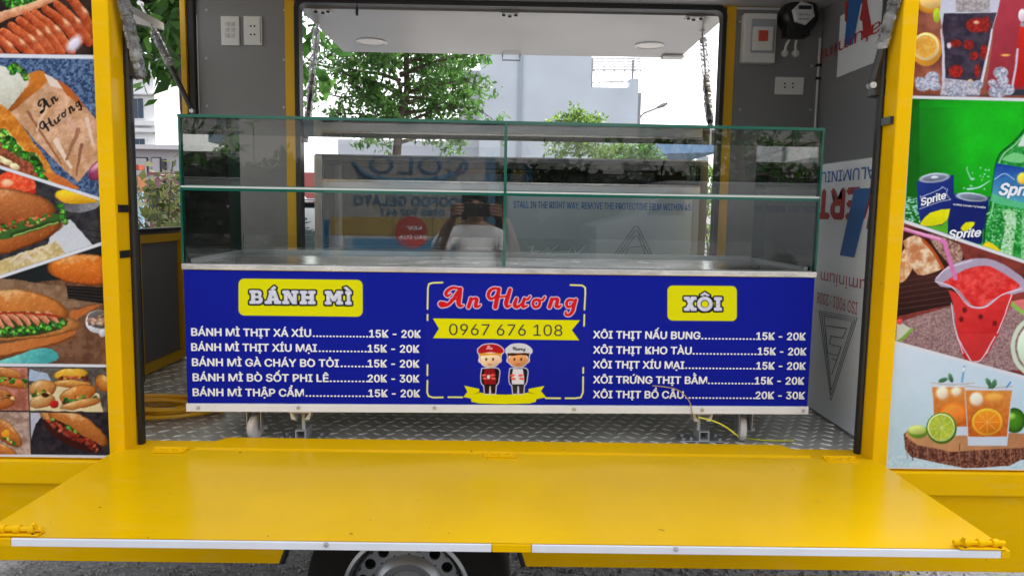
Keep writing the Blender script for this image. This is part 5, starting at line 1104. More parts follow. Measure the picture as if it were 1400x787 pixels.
        cv.ell(*zc(132, 312), 13, 9, (110, 150, 40)); cv.ell(*zc(130, 306), 12, 6.5, (196, 206, 110)); cv.ell(*zc(210, 300), 21, 21.5, (74, 120, 26)); cv.ell(*zc(209, 298), 18.6, 19, (222, 226, 160)); cv.ell(*zc(209, 298), 17, 17.4, mot((170, 190, 50), (196, 206, 70), 4, 6)); [cv.stroke([zc(209, 298), zc(209 + 40 * math.cos(a), 298 + 41 * math.sin(a))], .6, (220, 226, 150), sm=0) for a in np.linspace(.2, 6.4, 10)[:-1]]
    region(cv, [(1222.5, 470), (1400, 518), (1520, 558), (1520, 645), (1400, 640.5), (1214, 638)], r4)
def paint_right2(cv): paint_right(cv); photo_grain(cv, .05)
RP = print_sheet('food_poster', (1.0745, YF + .0008, .7105), (1, 0, 0), (0, 0, 1), .430, 1.42, .0017, TR, paint_right2, gain=.95, base=WB)
def plab(s, a, b, ch, m, shear=.25, bold=.02):
    A, B = W(*a, YF - .001), W(*b, YF - .001); d = (B - A); ln = np.linalg.norm(d); d = d / ln; v = np.cross(d, (0, 1, 0)) * -1
    v = np.cross((0, -1, 0), d) * 1.0
    if v[2] < 0: v = -v
    lettering('lettering', [(s, 0, ln, 0, ch)], m, RP, tuple(A), tuple(d), tuple(v), bold=bold, shear=shear)
plab('Sprite', (1260, 281), (1294, 271), .019, INKW, bold=.03)
plab('Sprite', (1297, 326), (1341, 323), .022, INKW, bold=.03)
plab('HƯƠNG CHANH TỰ NHIÊN', (1303, 280.5), (1347, 285), .0045, INKW, 0)
plab('Sprite', (1366, 266), (1421, 268), .030, INKW, bold=.035)

# ================================================================== SECOND CABINET behind the rear window
Y1, Y2 = 3.56, 4.02
cz0 = W(450, 350, Y1)[2]; cz1 = W(430, 211, Y1)[2]; cz1 = (cz1 + W(962, 222, Y1)[2]) / 2
ca0, ca1 = W(430, 280, Y1)[0], W(966, 290, Y1)[0]; cmx = W(684, 290, Y1)[0]
mb = MB(); mb.box(wl - .02, wrr + .01, YR + .07, 4.15, cz0 - .05, cz0 - .022); T('rear_counter', mb, ALU, bev=.003)
RC = thing('rear_cabinet', 'aluminium framed cabinet with dark glass and film-covered door beyond the rear window', 'cabinet', ((ca0 + ca1) / 2, (Y1 + Y2) / 2, cz0 - .02))
Q = lambda n, mb, m, **k: P(n, mb, m, RC, **k)
fw = .036; zmid0, zmid1 = W(690, 263, Y1)[2], W(690, 249, Y1)[2]
for x in (ca0, ca1 - fw):
    for y in (Y1, Y2 - fw):
        mb = MB(); mb.box(x, x + fw, y, y + fw, cz0 - .018, cz1); Q('post', mb, ALU if x == ca0 else mat('dark_anodised', (.06, .065, .07), .35, metal=.3), bev=.002)
mb = MB()
for y in (Y1 + .002, Y2 - fw + .002):
    mb.box(ca0 + fw, ca1 - fw, y, y + fw - .004, cz1 - .02, cz1 - .001); mb.box(ca0 + fw, ca1 - fw, y, y + fw - .004, cz0, cz0 + .03)
for x in (ca0 + .002, ca1 - fw + .002):
    mb.box(x, x + fw - .004, Y1 + fw, Y2 - fw, cz1 - .02, cz1 - .001); mb.box(x, x + fw - .004, Y1 + fw, Y2 - fw, cz0, cz0 + .03)
    mb.box(x, x + fw - .004, Y1 + fw, Y2 - fw, zmid0, zmid1)
DKA = mat('dark_anodised', (.06, .065, .07), .35, metal=.3)
Q('rail', mb, DKA)
mb = MB(); mb.box(ca0 + fw, ca1 - fw, Y1 - .004, Y1 + .02, zmid0, zmid1 - .010); Q('middle_rail', mb, ALU, bev=.002)
mb = MB(); mb.box(ca0 + fw, ca1 - fw, Y1 + .003, Y1 + .02, zmid1 - .009, zmid1); Q('door_track', mb, STEEL)
mb = MB(); mb.box(ca0 + .004, ca1 - .004, Y1 + .004, Y2 - .004, cz1, cz1 + .006); Q('top_panel', mb, mat('cabinet_top_white', (.34, .34, .35), .35))
mb = MB(); mb.box(ca0 + .01, ca1 - .01, Y1 + fw + .01, Y2 - .005, cz0 + .001, cz0 + .02); Q('base_panel', mb, mat('cabinet_dark', (.02, .026, .026), .3))
mb = MB(); mb.box(ca0 + fw, ca1 - fw, Y2 - .02, Y2 - .01, cz0 + .03, cz1 - .02); Q('back_panel', mb, MATS['cabinet_dark'])
mb = MB(); mb.box(ca0 + .012, ca0 + .018, Y1 + fw, Y2 - fw, cz0 + .03, zmid0); mb.box(ca0 + .012, ca0 + .018, Y1 + fw, Y2 - fw, zmid1, cz1 - .02); Q('side_glass', mb, glass_mat('smoked_glass', tint=(.10, .12, .11), dirt=0))
mb = MB(); mb.box(cmx - .30, ca1 - fw, Y1 + .012, Y1 + .018, zmid1, cz1 - .02); Q('upper_glass', mb, MATS['smoked_glass'])
mb = MB(); mb.box(cmx, cmx + .035, Y1 + .001, Y1 + .02, cz0 + .03, zmid0); mb.box(ca1 - fw - .03, ca1 - fw, Y1 + .001, Y1 + .02, cz0 + .03, zmid0); Q('door_stile', mb, mat('film_over_aluminium', (.24, .27, .29), .35))
mb = MB(); mb.box(cmx + .035, ca1 - fw - .03, Y1 + .004, Y1 + .012, cz0 + .03, zmid0 - .001); FD = Q('film_door', mb, mat('film_blue_grey', (.42, .49, .52), .22, var=.05, vscale=3, bump=.3, bscale=6), label='blue-grey sliding door still under its printed protective film')
fyo = Y1 + .003
a = W(702, 284, fyo); b = W(944, 287, fyo); lettering('lettering', [('STALL IN THE RIGHT WAY, REMOVE THE PROTECTIVE FILM WITHIN 45', 0, b[0] - a[0], 0, W(700, 275, fyo)[2] - a[2])], INKB, FD, tuple(a), (1, 0, 0), (0, 0, 1), bold=.01)
for g in (0, 5, 10):
    s = [(862 - (24 - g * .9), 351), (868, 309 + g * 1.3), (872, 309 + g * 1.3), (892 - g * .9, 349)]
    mb = MB(); mb.tube([tuple(W(x, y, fyo)) for x, y in s], .0022, 4); P('logo_mark', mb, INKD, FD)
mb = MB(); mb.tube([tuple(W(x, y, fyo)) for x, y in ((855, 348), (860, 338), (880, 336), (886, 345))], .0022, 4); P('logo_mark', mb, INKD, FD)
for pts in ([(722, 340), (730, 336), (726, 345), (738, 343)], [(742, 345), (750, 338), (748, 347), (762, 336)], [(776, 346), (784, 337), (788, 347), (800, 336)]):
    mb = MB(); mb.tube(smooth_path([tuple(W(x, y, fyo)) for x, y in pts], 4), .0018, 4); P('chalk_mark', mb, INKW, FD)
for x in (ca0 + .005, ca1 - .03):
    mb = MB(); mb.box(x, x + .03, Y1, Y1 + .03, cz0 - .0195, cz0 - .0185); mb.cyl((x + .015, Y1 + .015, cz0 - .022), (x + .015, Y1 + .015, cz0 - .018), .022, n=12); Q('foot', mb, BPL)

# ================================================================== TREES
bark = mat('bark', (.09, .065, .05), .9, var=.4, vscale=12, bump=.8, bscale=30)
def leafmat(name, c, c2=None):
    if name in MATS: return MATS[name]
    m = bpy.data.materials.new(name); m.use_nodes = True; MATS[name] = m; n = m.node_tree; b = n.nodes['Principled BSDF']; o = n.nodes['Material Output']
    g = n.nodes.new('ShaderNodeNewGeometry'); cr_ = n.nodes.new('ShaderNodeValToRGB'); n.links.new(g.outputs['Random Per Island'], cr_.inputs[0])
    e = cr_.color_ramp.elements; e[0].color = (c[0] * .6, c[1] * .65, c[2] * .7, 1); e[1].color = (*(c2 or (c[0] * 1.9, c[1] * 1.6, c[2] * 1.3)), 1)
    n.links.new(cr_.outputs[0], b.inputs['Base Color']); b.inputs['Roughness'].default_value = .5
    t = n.nodes.new('ShaderNodeBsdfTranslucent'); n.links.new(cr_.outputs[0], t.inputs[0]); mx = n.nodes.new('ShaderNodeMixShader'); mx.inputs[0].default_value = .5
    n.links.new(b.outputs[0], mx.inputs[1]); n.links.new(t.outputs[0], mx.inputs[2]); n.links.new(mx.outputs[0], o.inputs[0]); return m
GLEAF = leafmat('tree_leaf', (.045, .135, .024), (.11, .25, .045)); YLEAF = leafmat('light_leaf', (.10, .20, .035)); OLEAF = leafmat('shrub_leaf', (.06, .09, .03), (.16, .17, .05))
def leaves_mesh(centers, n_per, spread, size, seed, droop=.5, aspect=.42):
    r = np.random.default_rng(seed); C = np.repeat(np.array(centers, float), n_per, 0); N = len(C)
    d = r.normal(size=(N, 3)); d /= np.linalg.norm(d, axis=1)[:, None]; C = C + d * (spread * r.random((N, 1)) ** .6) * np.array([1, 1, .75])
    t = r.normal(size=(N, 3)); t[:, 2] -= droop; t /= np.linalg.norm(t, axis=1)[:, None]
    s = np.cross(t, r.normal(size=(N, 3)) + np.array([0, 0, 1.2])); s /= np.linalg.norm(s, axis=1)[:, None] + 1e-9
    L_ = size * (.6 + .8 * r.random((N, 1))); w_ = L_ * aspect; up = np.cross(s, t)
    v = np.stack([C, C + t * L_ * .45 + s * w_ * .5 - up * w_ * .1, C + t * L_, C + t * L_ * .45 - s * w_ * .5 - up * w_ * .1], 1).reshape(-1, 3)
    i = np.arange(N) * 4; return v, np.stack([i, i + 1, i + 2, i + 3], 1)
def np_part(name, v, f, m, par):
    me = bpy.data.meshes.new(name); me.vertices.add(len(v)); me.vertices.foreach_set('co', v.reshape(-1).astype(np.float32)); k = f.shape[1]
    me.loops.add(len(f) * k); me.loops.foreach_set('vertex_index', f.reshape(-1).astype(np.int32)); me.polygons.add(len(f)); me.polygons.foreach_set('loop_start', np.arange(len(f), dtype=np.int32) * k); me.update(calc_edges=True)
    me.materials.append(m); o = bpy.data.objects.new(name, me); COL.objects.link(o); parent_to(o, par); return o
def tree(label, base, trunk_h, top, rad, seed, leaf=.11, n_per=34, lm=None, tr=.10, nb=26, layers=None, cat='tree', zlow=None, name='tree', group=None, spread=.38):
    r = random.Random(seed); t = thing(name, label, cat, base, group=group); bx, by, bz = base
    mb = MB(); pts = [(bx + r.uniform(-.05, .05) * i * .4, by, bz + (top - bz) * .92 * i / 8) for i in range(9)]; mb.tube(pts, [tr * (1 - .09 * i) for i in range(9)], 10)
    P('trunk', mb, bark, t, smooth=True)
    limbs = MB(); tips = []
    zlow = trunk_h if zlow is None else zlow
    for i in range(nb):
        k = (i + r.random() * .6) / nb; z0 = zlow + (top - zlow) * k * .85; a = i * 2.399 + r.uniform(-.4, .4)
        rr_ = rad * (math.sin(math.pi * min(1, .18 + k * .82)) ** .6) * r.uniform(.7, 1.08)
        q = [Vector((bx, by, z0))]; segs = 4
        for s_ in range(1, segs + 1):
            f = s_ / segs; q.append(Vector((bx + math.cos(a) * rr_ * f + r.uniform(-.08, .08) * rad, by + math.sin(a) * rr_ * f + r.uniform(-.08, .08) * rad, z0 + rr_ * .30 * f - rr_ * .12 * f * f + r.uniform(-.04, .04) * rad)))
            if s_ >= 2: tips.append(tuple(q[-1]))
            for b_ in range(2):
                e = q[-1] + Vector((r.uniform(-1, 1), r.uniform(-1, 1), r.uniform(-.5, .6))) * rad * .26
                if s_ >= 2: limbs.tube([q[-1], (q[-1] + e) / 2, e], [tr * .10, tr * .07, tr * .04], 4); tips.append(tuple(e))
        limbs.tube(q, [tr * .34 * (1 - .2 * s_) for s_ in range(segs + 1)], 5)
    P('limbs', limbs, bark, t)
    v, f = leaves_mesh(tips, n_per, spread * rad / 2, leaf, seed); np_part('crown', v, f, lm or GLEAF, t); return t
def base_at(px, py, Y): p = W(px, py, Y); return (p[0], Y, .12 if 7.5 < Y < 16 else 0.0)
p = W(548, 75, 12); top = W(548, 40, 12)[2]; zl = W(548, 195, 12)[2]
tree('bushy green tree behind the left half of the rear window', (p[0], 12, .12), 2.2, top + .5, 1.42, 4, leaf=.105, n_per=38, tr=.11, nb=34, zlow=zl, spread=.30)
p = W(788, 200, 20); tree('small round pale green tree in front of the white building', (p[0], 20, 0), 2, W(788, 142, 20)[2] - .1, .95, 8, leaf=.13, n_per=16, lm=YLEAF, tr=.07, nb=16, zlow=W(788, 215, 20)[2], spread=.5)
p = W(880, 200, 17); tree('thin dark young tree beside the corner of the white building', (p[0], 17, 0), 1.9, W(880, 192, 17)[2], .45, 9, leaf=.10, n_per=14, tr=.04, nb=12, zlow=W(880, 235, 17)[2], spread=.5)
p = W(845, 200, 24); tree('light green bush-like tree between the two taller young trees', (p[0], 24, 0), 1.9, W(845, 193, 24)[2], .75, 10, leaf=.14, n_per=14, lm=YLEAF, tr=.05, nb=12, zlow=W(845, 235, 24)[2], spread=.6)
p = W(972, 240, 16); tree('green shrub row end seen past the right edge of the cabinet', (p[0], 16, 0), 1.2, W(972, 205, 16)[2], .6, 12, leaf=.12, n_per=16, lm=YLEAF, tr=.03, nb=12, zlow=.5, spread=.6, cat='shrub', name='shrub')
# large-leaved tree at upper left
p = W(256, 100, 8.2); tree('large-leaved dark green tree hanging over the left side opening', (p[0], 8.2, .12), 2.6, 5.2, 1.6, 14, leaf=.24, n_per=22, tr=.085, nb=30, zlow=W(215, 90, 8.2)[2], spread=.55)
# shrub at left: branching twigs with sparse leaves
def shrub(label, px0, px1, py0, Y, seed, n=26):
    r = random.Random(seed); a, b = W(px0, py0, Y), W(px1, py0, Y); cx = (a[0] + b[0]) / 2; t = thing('shrub', label, 'shrub', (cx, Y, 0)); tw = MB(); tips = []
    for i in range(n):
        x = r.uniform(a[0], b[0]); h = a[2] * r.uniform(.55, 1.0); y = Y + r.uniform(-.4, .4); q = [(cx + (x - cx) * .4, y, .02), ((cx + x) / 2, y, h * .4), (x, y + .1, h * .75), (x + r.uniform(-.2, .2), y, h)]
        q = smooth_path(q, 5); tw.tube([tuple(k) for k in q], [.010 - .0004 * j for j in range(len(q))], 4); tips += [tuple(q[j]) for j in range(6, len(q))]
    P('twigs', tw, bark, t); v, f = leaves_mesh(tips, 6, .13, .07, seed, .2, .6); np_part('foliage', v, f, OLEAF, t)
shrub('loose leafy shrub in front of the maroon kiosk at left', 190, 262, 222, 5.4, 31)

# ================================================================== BUILDINGS
def bldg(name, label, px0, px1, pytop, Y, depth, m, cat='building'):
    a, b = W(px0, 200, Y), W(px1, 200, Y); t = W((px0 + px1) / 2, pytop, Y)[2]
    o = thing(name, label, cat, ((a[0] + b[0]) / 2, Y + depth / 2, 0)); mb = MB(); mb.box(a[0], b[0], Y, Y + depth, 0, t); P('wall', mb, m, o); return o, a[0], b[0], t
PALE = mat('pale_blue_render', (.60, .65, .715), .85, var=.12, vscale=.35, bump=.1, bscale=3); WREN = mat('white_render', (.72, .72, .74), .8, var=.05, vscale=.5)
wb_, bx0, bx1, bt = bldg('white_building', 'tall blank pale building with drain pipe and terrace canopy, seen through the rear window', 655, 806, -40, 45, 10, PALE)
a = W(806, 119, 45); b = W(873, 119, 45); mb = MB(); mb.box(a[0] + .003, b[0], 45.003, 55, 0, a[2]); P('lower_wing', mb, PALE, wb_)
x_ = W(710, 200, 44.9)[0]; mb = MB(); mb.box(x_ - .12, x_ + .12, 44.85, 44.998, 0, bt - .5); P('drain_pipe', mb, mat('pipe_grey', (.36, .40, .46), .6), wb_)
c = W(872, 128, 45); mb = MB(); mb.box(c[0], c[0] + .25, 45.2, 47, 0, W(872, 126, 45)[2]); P('corner_edge', mb, mat('render_edge', (.3, .31, .33), .8), wb_)
st = mat('steel_frame', (.30, .29, .29), .6)
cn = MB(); z0, z1 = a[2], W(840, 97, 45)[2]; z2_ = W(840, 80, 45)[2]
for px in (809, 865): x = W(px, 100, 45.3)[0]; cn.cyl((x, 45.3, z0), (x, 45.3, z2_), .07, n=6)
for py in (80, 84, 88, 92, 96):
    q0, q1 = W(808, py, 45.3 + (96 - py) * .12), W(876, py, 45.3 + (96 - py) * .12); cn.cyl(q0, q1, .05, n=5)
for px in (812, 826, 840, 854, 868, 876): cn.cyl(W(px, 97, 45.3), W(px + 1, 80, 47.2), .05, n=5)
cn.cyl(W(806, 113, 45.2), W(864, 111, 45.2), .04, n=5); cn.cyl(W(806, 113, 45.2), W(806, 119, 45.2), .04, n=5)
for px in (820, 836, 850): cn.cyl(W(px, 112, 45.2), W(px, 119, 45.2), .03, n=5)
P('canopy_bar', cn, st, wb_)
mb = MB(); q0 = W(861, 108, 45.1); mb.box(q0[0], W(873, 110, 45.1)[0], 45.01, 46, z0, q0[2]); P('parapet', mb, PALE, wb_)
lw_, *_ = bldg('rear_annex', 'low grey annex at the left of the tall blank building, behind the tree', 627, 657, 96, 46, 6, mat('annex_grey', (.48, .50, .54), .8)); 
lb2_, *_ = bldg('long_white_house', 'long low white house behind the bushy tree', 462, 640, 192, 50, 8, mat('house_white', (.60, .62, .68), .8))
# elevated road with blue side
o = thing('elevated_road', 'blue sided elevated road with short posts behind the rear window at right', 'overpass', (W(925, 200, 60)[0], 62, 0)); a, b = W(845, 196, 60), W(1010, 178, 52)
mb = MB(); q = [W(878, 199, 60), W(985, 187, 50)]; r_ = [W(878, 211, 60), W(985, 208, 50)]
mb.hexa([tuple(r_[0]), tuple(r_[1]), (r_[1][0], 58, r_[1][2]), (r_[0][0], 68, r_[0][2])], [tuple(q[0]), tuple(q[1]), (q[1][0], 58, q[1][2]), (q[0][0], 68, q[0][2])]); P('deck', mb, mat('blue_parapet', (.16, .27, .42), .7, var=.15, vscale=.8), o)
mb = MB(); q = [W(860, 212, 60), W(1000, 209, 50)]; mb.box(q[0][0], q[1][0], 60, 64, q[0][2] - .9, q[0][2] - .05); P('beam', mb, mat('concrete', (.45, .46, .47), .8), o)
for px in (900, 960): x = W(px, 230, 61)[0]; P('pier', MB().cyl((x, 61, 0), (x, 61, W(px, 214, 61)[2]), .5, n=12), MATS['concrete'], o)
for px in (917, 940): P('post', MB().cyl(W(px, 198, 56), W(px, 183, 56), .12, n=6), st, o)
o = thing('street_lamp', 'slender grey street lamp with a single raised arm beside the white building corner', 'street lamp', (W(874, 200, 30)[0], 30, 0))
mb = MB(); x = W(874, 200, 30)[0]; q0 = W(874, 162, 30); q1 = W(880, 155, 30); q2_ = W(900, 147, 30); mb.tube([(x, 30, 0), (x, 30, 3), tuple(q0), tuple(q1), tuple(q2_)], [.07, .06, .05, .045, .04], 8); P('pole', mb, st, o)
P('lamp_head', MB().tube([tuple(W(898, 147.5, 30)), tuple(W(906, 144, 30)), tuple(W(912.5, 141, 30))], [.05, .09, .05], 8), mat('lamp_grey', (.25, .25, .26), .5), o)
# neoclassical white house far left
o, a0, a1, at_ = bldg('white_villa', 'white villa with cornices, tall window and balustrade seen through the left opening', 150, 213, 104, 60, 10, mat('villa_white', (.80, .80, .80), .7))
vw = mat('window_dark_blue', (.02, .045, .08), .15)
def far_box(nm, px0, px1, py0, py1, Y, th, m, par, y_off=.002):
    a = W(px0, (py0 + py1) / 2, Y); b = W(px1, (py0 + py1) / 2, Y); t = W((px0 + px1) / 2, py0, Y)[2]; u = W((px0 + px1) / 2, py1, Y)[2]; mb = MB(); mb.box(a[0], b[0], Y - th, Y - y_off, u, t); return P(nm, mb, m, par)
for px0, px1, py0, py1 in ((150, 215.5, 166, 172), (150, 216, 176, 181), (150, 215, 100, 104), (150, 214.5, 128, 130), (150, 214, 199, 201)): far_box('cornice', px0, px1, py0, py1, 60, .5, MATS['villa_white'], o)
for px0, px1, py0, py1 in ((182, 197, 135, 162), (184.5, 199, 190, 198), (160, 172, 135, 162)):
    f = far_box('window', px0 - 1.3, px1 + 1.3, py0 - 1.3, py1 + 1.3, 60, .12, MATS['villa_white'], o); far_box('pane', px0, (px0 + px1) / 2 - .4, py0, py1, 60, .16, vw, f, .121); far_box('pane', (px0 + px1) / 2 + .4, px1, py0, py1, 60, .16, vw, f, .121)
mb = MB()
for i in range(7): x = 186 + i * 2.6; mb.cyl(W(x, 166, 59.6), W(x, 172, 59.6), .09, n=6)
P('baluster', mb, MATS['villa_white'], o)
bldg('grey_block', 'plain light grey block wall beside the white villa', 205, 262, 62, 66, 8, mat('light_grey_render', (.40, .41, .44), .85, var=.04, vscale=.5))
o, a0, a1, at_ = bldg('low_grey_house', 'low grey house with framed shutters below the villa at left', 150, 262, 200, 32, 6, mat('low_house_grey', (.46, .45, .48), .8))
far_box('roof_edge', 150, 262, 199, 205, 32, .5, mat('roof_edge_grey', (.55, .55, .57), .7), o)
for px0, px1 in ((183, 203), (208, 221)): f = far_box('shutter_frame', px0, px1, 215, 240, 32, .06, mat('shutter_black', (.04, .04, .05), .5), o); far_box('shutter', px0 + 1.3, px1 - 1.3, 216.6, 240, 32, .09, mat('shutter_grey', (.48, .46, .48), .6), f, .061)
far_box('wall_lamp', 223, 228, 218, 232, 32, .2, MATS['shutter_black'], o); far_box('red_awning', 180, 198, 226, 233, 31, .5, mat('awning_red', (.40, .08, .04), .6), o)
# maroon kiosk
o = thing('maroon_van', 'maroon van with a dark side window parked beyond the left opening', 'van', (W(230, 280, 10)[0], 10.8, 0))
a, b = W(202, 270, 10), W(300, 270, 10); vt = W(230, 238, 10)[2]; sx = mat('maroon_paint', (.14, .012, .03), .22, coat=.5)
mb = MB(); mb.prism([(a[0], .45), (b[0] + 1.6, .45), (b[0] + 1.6, 1.1), (b[0] + 1.0, 1.25), (b[0] + .5, vt - .03), (b[0] + .2, vt), (a[0] + .15, vt), (a[0], vt - .12)], 10, 11.7); body_ = P('body', mb, sx, o, bev=.04, smooth=True)
f = far_box('side_window', 204, 222, 256, 300, 9.995, .012, mat('van_glass', (.03, .035, .04), .05), o, .0); far_box('side_window', 232, 262, 256, 285, 9.995, .012, MATS['van_glass'], o, .0)
far_box('roof_rail', 204, 260, 236.5, 240, 10.2, .06, mat('maroon_trim', (.25, .05, .07), .4), o); far_box('trim_line', 206, 260, 303, 304.5, 9.99, .02, mat('trim_dark', (.05, .005, .012), .4), o)
for x in (a[0] + .6, b[0] + .9):
    wv = P('wheel', MB().lathe((x, 9.98, .32), (0, 1, 0), [(.0005, .03), (.18, .03), (.2, 0), (.29, 0), (.32, .04), (.32, .2), (.2, .22)], 24), BLK, o, smooth=True); P('rim', MB().lathe((x, 10.0, .32), (0, 1, 0), [(.0005, 0), (.17, 0), (.18, .02)], 16), GALV, wv)
o = thing('banner_board', 'light blue banner board standing in front of the maroon van', 'banner', (W(190, 290, 7)[0], 7, 0)); far_box('board', 176, 197.5, 262, 312, 7, .03, mat('banner_blue', (.42, .62, .75), .5, var=.15, vscale=2), o); far_box('leg', 180, 182, 312, 420, 7, .03, st, o); far_box('leg', 193, 195, 312, 420, 7, .03, st, o)
o = thing('orange_crate_stack', 'orange boxes piled left of the maroon van', 'boxes', (W(187, 240, 9)[0], 9, 0)); 
for py0, py1 in ((242, 258), (259, 300), (301, 345), (346, 390)): far_box('box', 175, 200, py0, py1, 9, .4, mat('box_orange', (.38, .14, .05), .6, var=.2, vscale=4), o)
# silver car beyond the left edge of the cabinet
o = thing('silver_car', 'silver car parked beyond the gap left of the cabinet', 'car', (W(400, 330, 8)[0], 8.5, 0)); cx_ = W(421, 300, 6.6)[0]
body_m = mat('silver_paint', (.50, .53, .58), .25, metal=.4, coat=.5)
mb = MB(); y0c = 6.2
def ysec(prof, x0, x1, inset=0):
    n = len(prof); m_ = MB(); v = [(x0 + inset * (z > .95), y, z) for y, z in prof] + [(x1 - inset * (z > .95), y, z) for y, z in prof]
    m_.add(v, [tuple(range(n)), tuple(range(2 * n - 1, n - 1, -1))] + [(i, n + i, n + (i + 1) % n, (i + 1) % n) for i in range(n)]); return m_
prof = [(y0c, .3), (y0c - .05, .55), (y0c + .05, .78), (y0c + 1.1, .95), (y0c + 3.9, 1.0), (y0c + 4.4, .95), (y0c + 4.45, .4), (y0c + 4.3, .25), (y0c + .2, .22)]
P('body', ysec(prof, cx_ - 1.5, cx_ + .25), body_m, o, bev=.05, smooth=True)
prof = [(y0c + 1.1, .955), (y0c + 1.85, 1.40), (y0c + 2.6, 1.48), (y0c + 3.4, 1.42), (y0c + 4.1, 1.005)]
P('cabin', ysec(prof, cx_ - 1.4, cx_ + .15, .1), mat('car_glass', (.02, .025, .03), .04), o, bev=.03, smooth=True)
mb = MB(); mb.box(cx_ - 1.25, cx_, y0c + 2.0, y0c + 3.4, 1.49, 1.505); P('roof', mb, body_m, o, bev=.006)
for sx_ in (cx_ - 1.35, cx_ + .02): mb = MB(); mb.box(sx_ - .14, sx_ + .1, y0c - .04, y0c + .04, .58, .7); P('headlight', mb, mat('headlight', (.7, .72, .75), .1), o, bev=.02)
mb = MB(); mb.box(cx_ - 1.1, cx_ - .15, y0c - .06, y0c - .02, .42, .56); P('grille', mb, BLK, o)
for x in (cx_ - 1.5, cx_ + .10):
    for y in (y0c + .85, y0c + 3.5): P('wheel', MB().lathe((x, y, .31), (1, 0, 0), [(.0005, .02), (.19, .02), (.2, 0), (.29, 0), (.31, .03), (.31, .15), (.2, .17), (.0005, .17)], 24), TYRE, o, smooth=True)
# brick-red roofed shop far in the gap
bldg('red_roof_shop', 'small red and cream shop far behind the silver car', 415, 436, 236, 38, 5, mat('shop_red', (.42, .10, .09), .7))

# ================================================================== STREET BEHIND THE PHOTOGRAPHER (seen mirrored in the display glass)
def refl(px, py, Yp):     # where the mirrored ray meets the plane Y = Yp
    d = ray(px, py); n = np.array(CN); p = hit(px, py, CP, CN); r = d - 2 * np.dot(d, n) * n; t = (Yp - p[1]) / r[1]; return p + r * t
GY = -7.6
g1, g0 = refl(440, 290, GY), refl(674, 290, GY); gt = refl(560, 200, GY)[2]; gb = refl(560, 352, GY)[2]
gx0, gx1 = min(g0[0], g1[0]), max(g0[0], g1[0])
GT = thing('gelato_trailer', 'white ice cream trailer with blue lettering and red badge, mirrored in the display glass', 'food trailer', ((gx0 + gx1) / 2, GY - 1, 0))
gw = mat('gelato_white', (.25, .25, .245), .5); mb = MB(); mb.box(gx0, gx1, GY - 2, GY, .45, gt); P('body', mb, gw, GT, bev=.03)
GF = GY + .006
def grect(nm, a, b, m, off=.0):
    p, q = refl(*a, GY), refl(*b, GY); mb = MB(); mb.box(p[0], q[0], GY + .001 + off, GY + .005 + off, p[2], q[2]); return P(nm, mb, m, GT)
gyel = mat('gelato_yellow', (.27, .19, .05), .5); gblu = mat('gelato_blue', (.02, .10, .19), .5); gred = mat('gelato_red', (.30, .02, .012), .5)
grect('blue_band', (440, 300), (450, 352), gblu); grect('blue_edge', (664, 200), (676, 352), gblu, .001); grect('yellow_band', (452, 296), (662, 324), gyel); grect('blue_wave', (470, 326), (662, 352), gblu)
for x in (536, 591): grect('seam', (x, 295), (x + .6, 352), INKK, .005)
c_ = refl(562, 318, GY); rr0 = abs(refl(540, 318, GY)[0] - refl(585, 318, GY)[0]) / 2; P('red_badge', MB().lathe((c_[0], GY, c_[2]), (0, 1, 0), [(rr0, .008), (rr0, .010), (.0005, .011)], 32), gred, GT)
def gl(s, a, b, ch, m, bold=.03): # a: pixel of the first letter (right end, mirrored), b: last
    p, q = refl(*a, GY), refl(*b, GY); zt_ = refl(a[0], a[1] - ch, GY)[2] - refl(a[0], a[1], GY)[2]
    lettering('lettering', [(s, 0, abs(p[0] - q[0]), 0, zt_)], m, GT, (max(p[0], q[0]), GY + .013, (p[2] + q[2]) / 2), (-1, 0, 0), (0, 0, 1), bold=bold)
gl('GOOFOO GELATO', (640, 281), (484, 281), 12, gblu); gl('0985 902 647', (607, 294), (520, 294), 8, gblu); gl('KEM', (576, 314), (557, 314), 5, INKW, .01); gl('BAO DUA', (583, 327), (546, 327), 6, INKW, .01)
gl('COLO', (640, 238), (505, 238), 24, gblu, .0); 
mb = MB(); pts = [refl(632, 222, GY), refl(625, 236, GY), refl(600, 246, GY), refl(570, 250, GY), refl(530, 248, GY), refl(500, 240, GY), refl(482, 222, GY)]; pts = [(q[0], GY + .012, q[2]) for q in smooth_path(pts, 5)]; mb.tube(pts, [.02 + .05 * math.sin(math.pi * i / (len(pts) - 1)) for i in range(len(pts))], 6); P('swoosh', mb, gblu, GT)
for x in (gx0 + .5, gx1 - .5): P('wheel', MB().lathe((x, GY - .02, .3), (0, 1, 0), [(.0005, .0), (.2, 0), (.3, .02), (.3, -.15), (.0005, -.15)], 24), BLK, GT)
mb = MB(); mb.box(gx0 - .1, gx1 + .1, GY - 2.1, GY + .12, gt, gt + .06); P('roof', mb, gw, GT)
# mirrored street backdrop; unseen hedge added to mirror as a dark band
hd = thing('hedge', 'long dark hedge added across the street behind the photographer', 'hedge', (1, -13, 0)); r9 = np.random.default_rng(5)
cen = np.stack([r9.uniform(-9, 11, 900), r9.uniform(-13.5, -12.7, 900), r9.uniform(.3, 2.5, 900)], 1); v, f = leaves_mesh(cen, 16, .4, .22, 5, .1, .6); np_part('foliage', v, f, leafmat('hedge_leaf', (.012, .03, .01)), hd)
mb = MB(); mb.box(-9.2, 11.2, -13.5, -12.9, 0, 2.3); P('dark_core', mb, mat('hedge_inside', (.012, .018, .008), .9), hd)

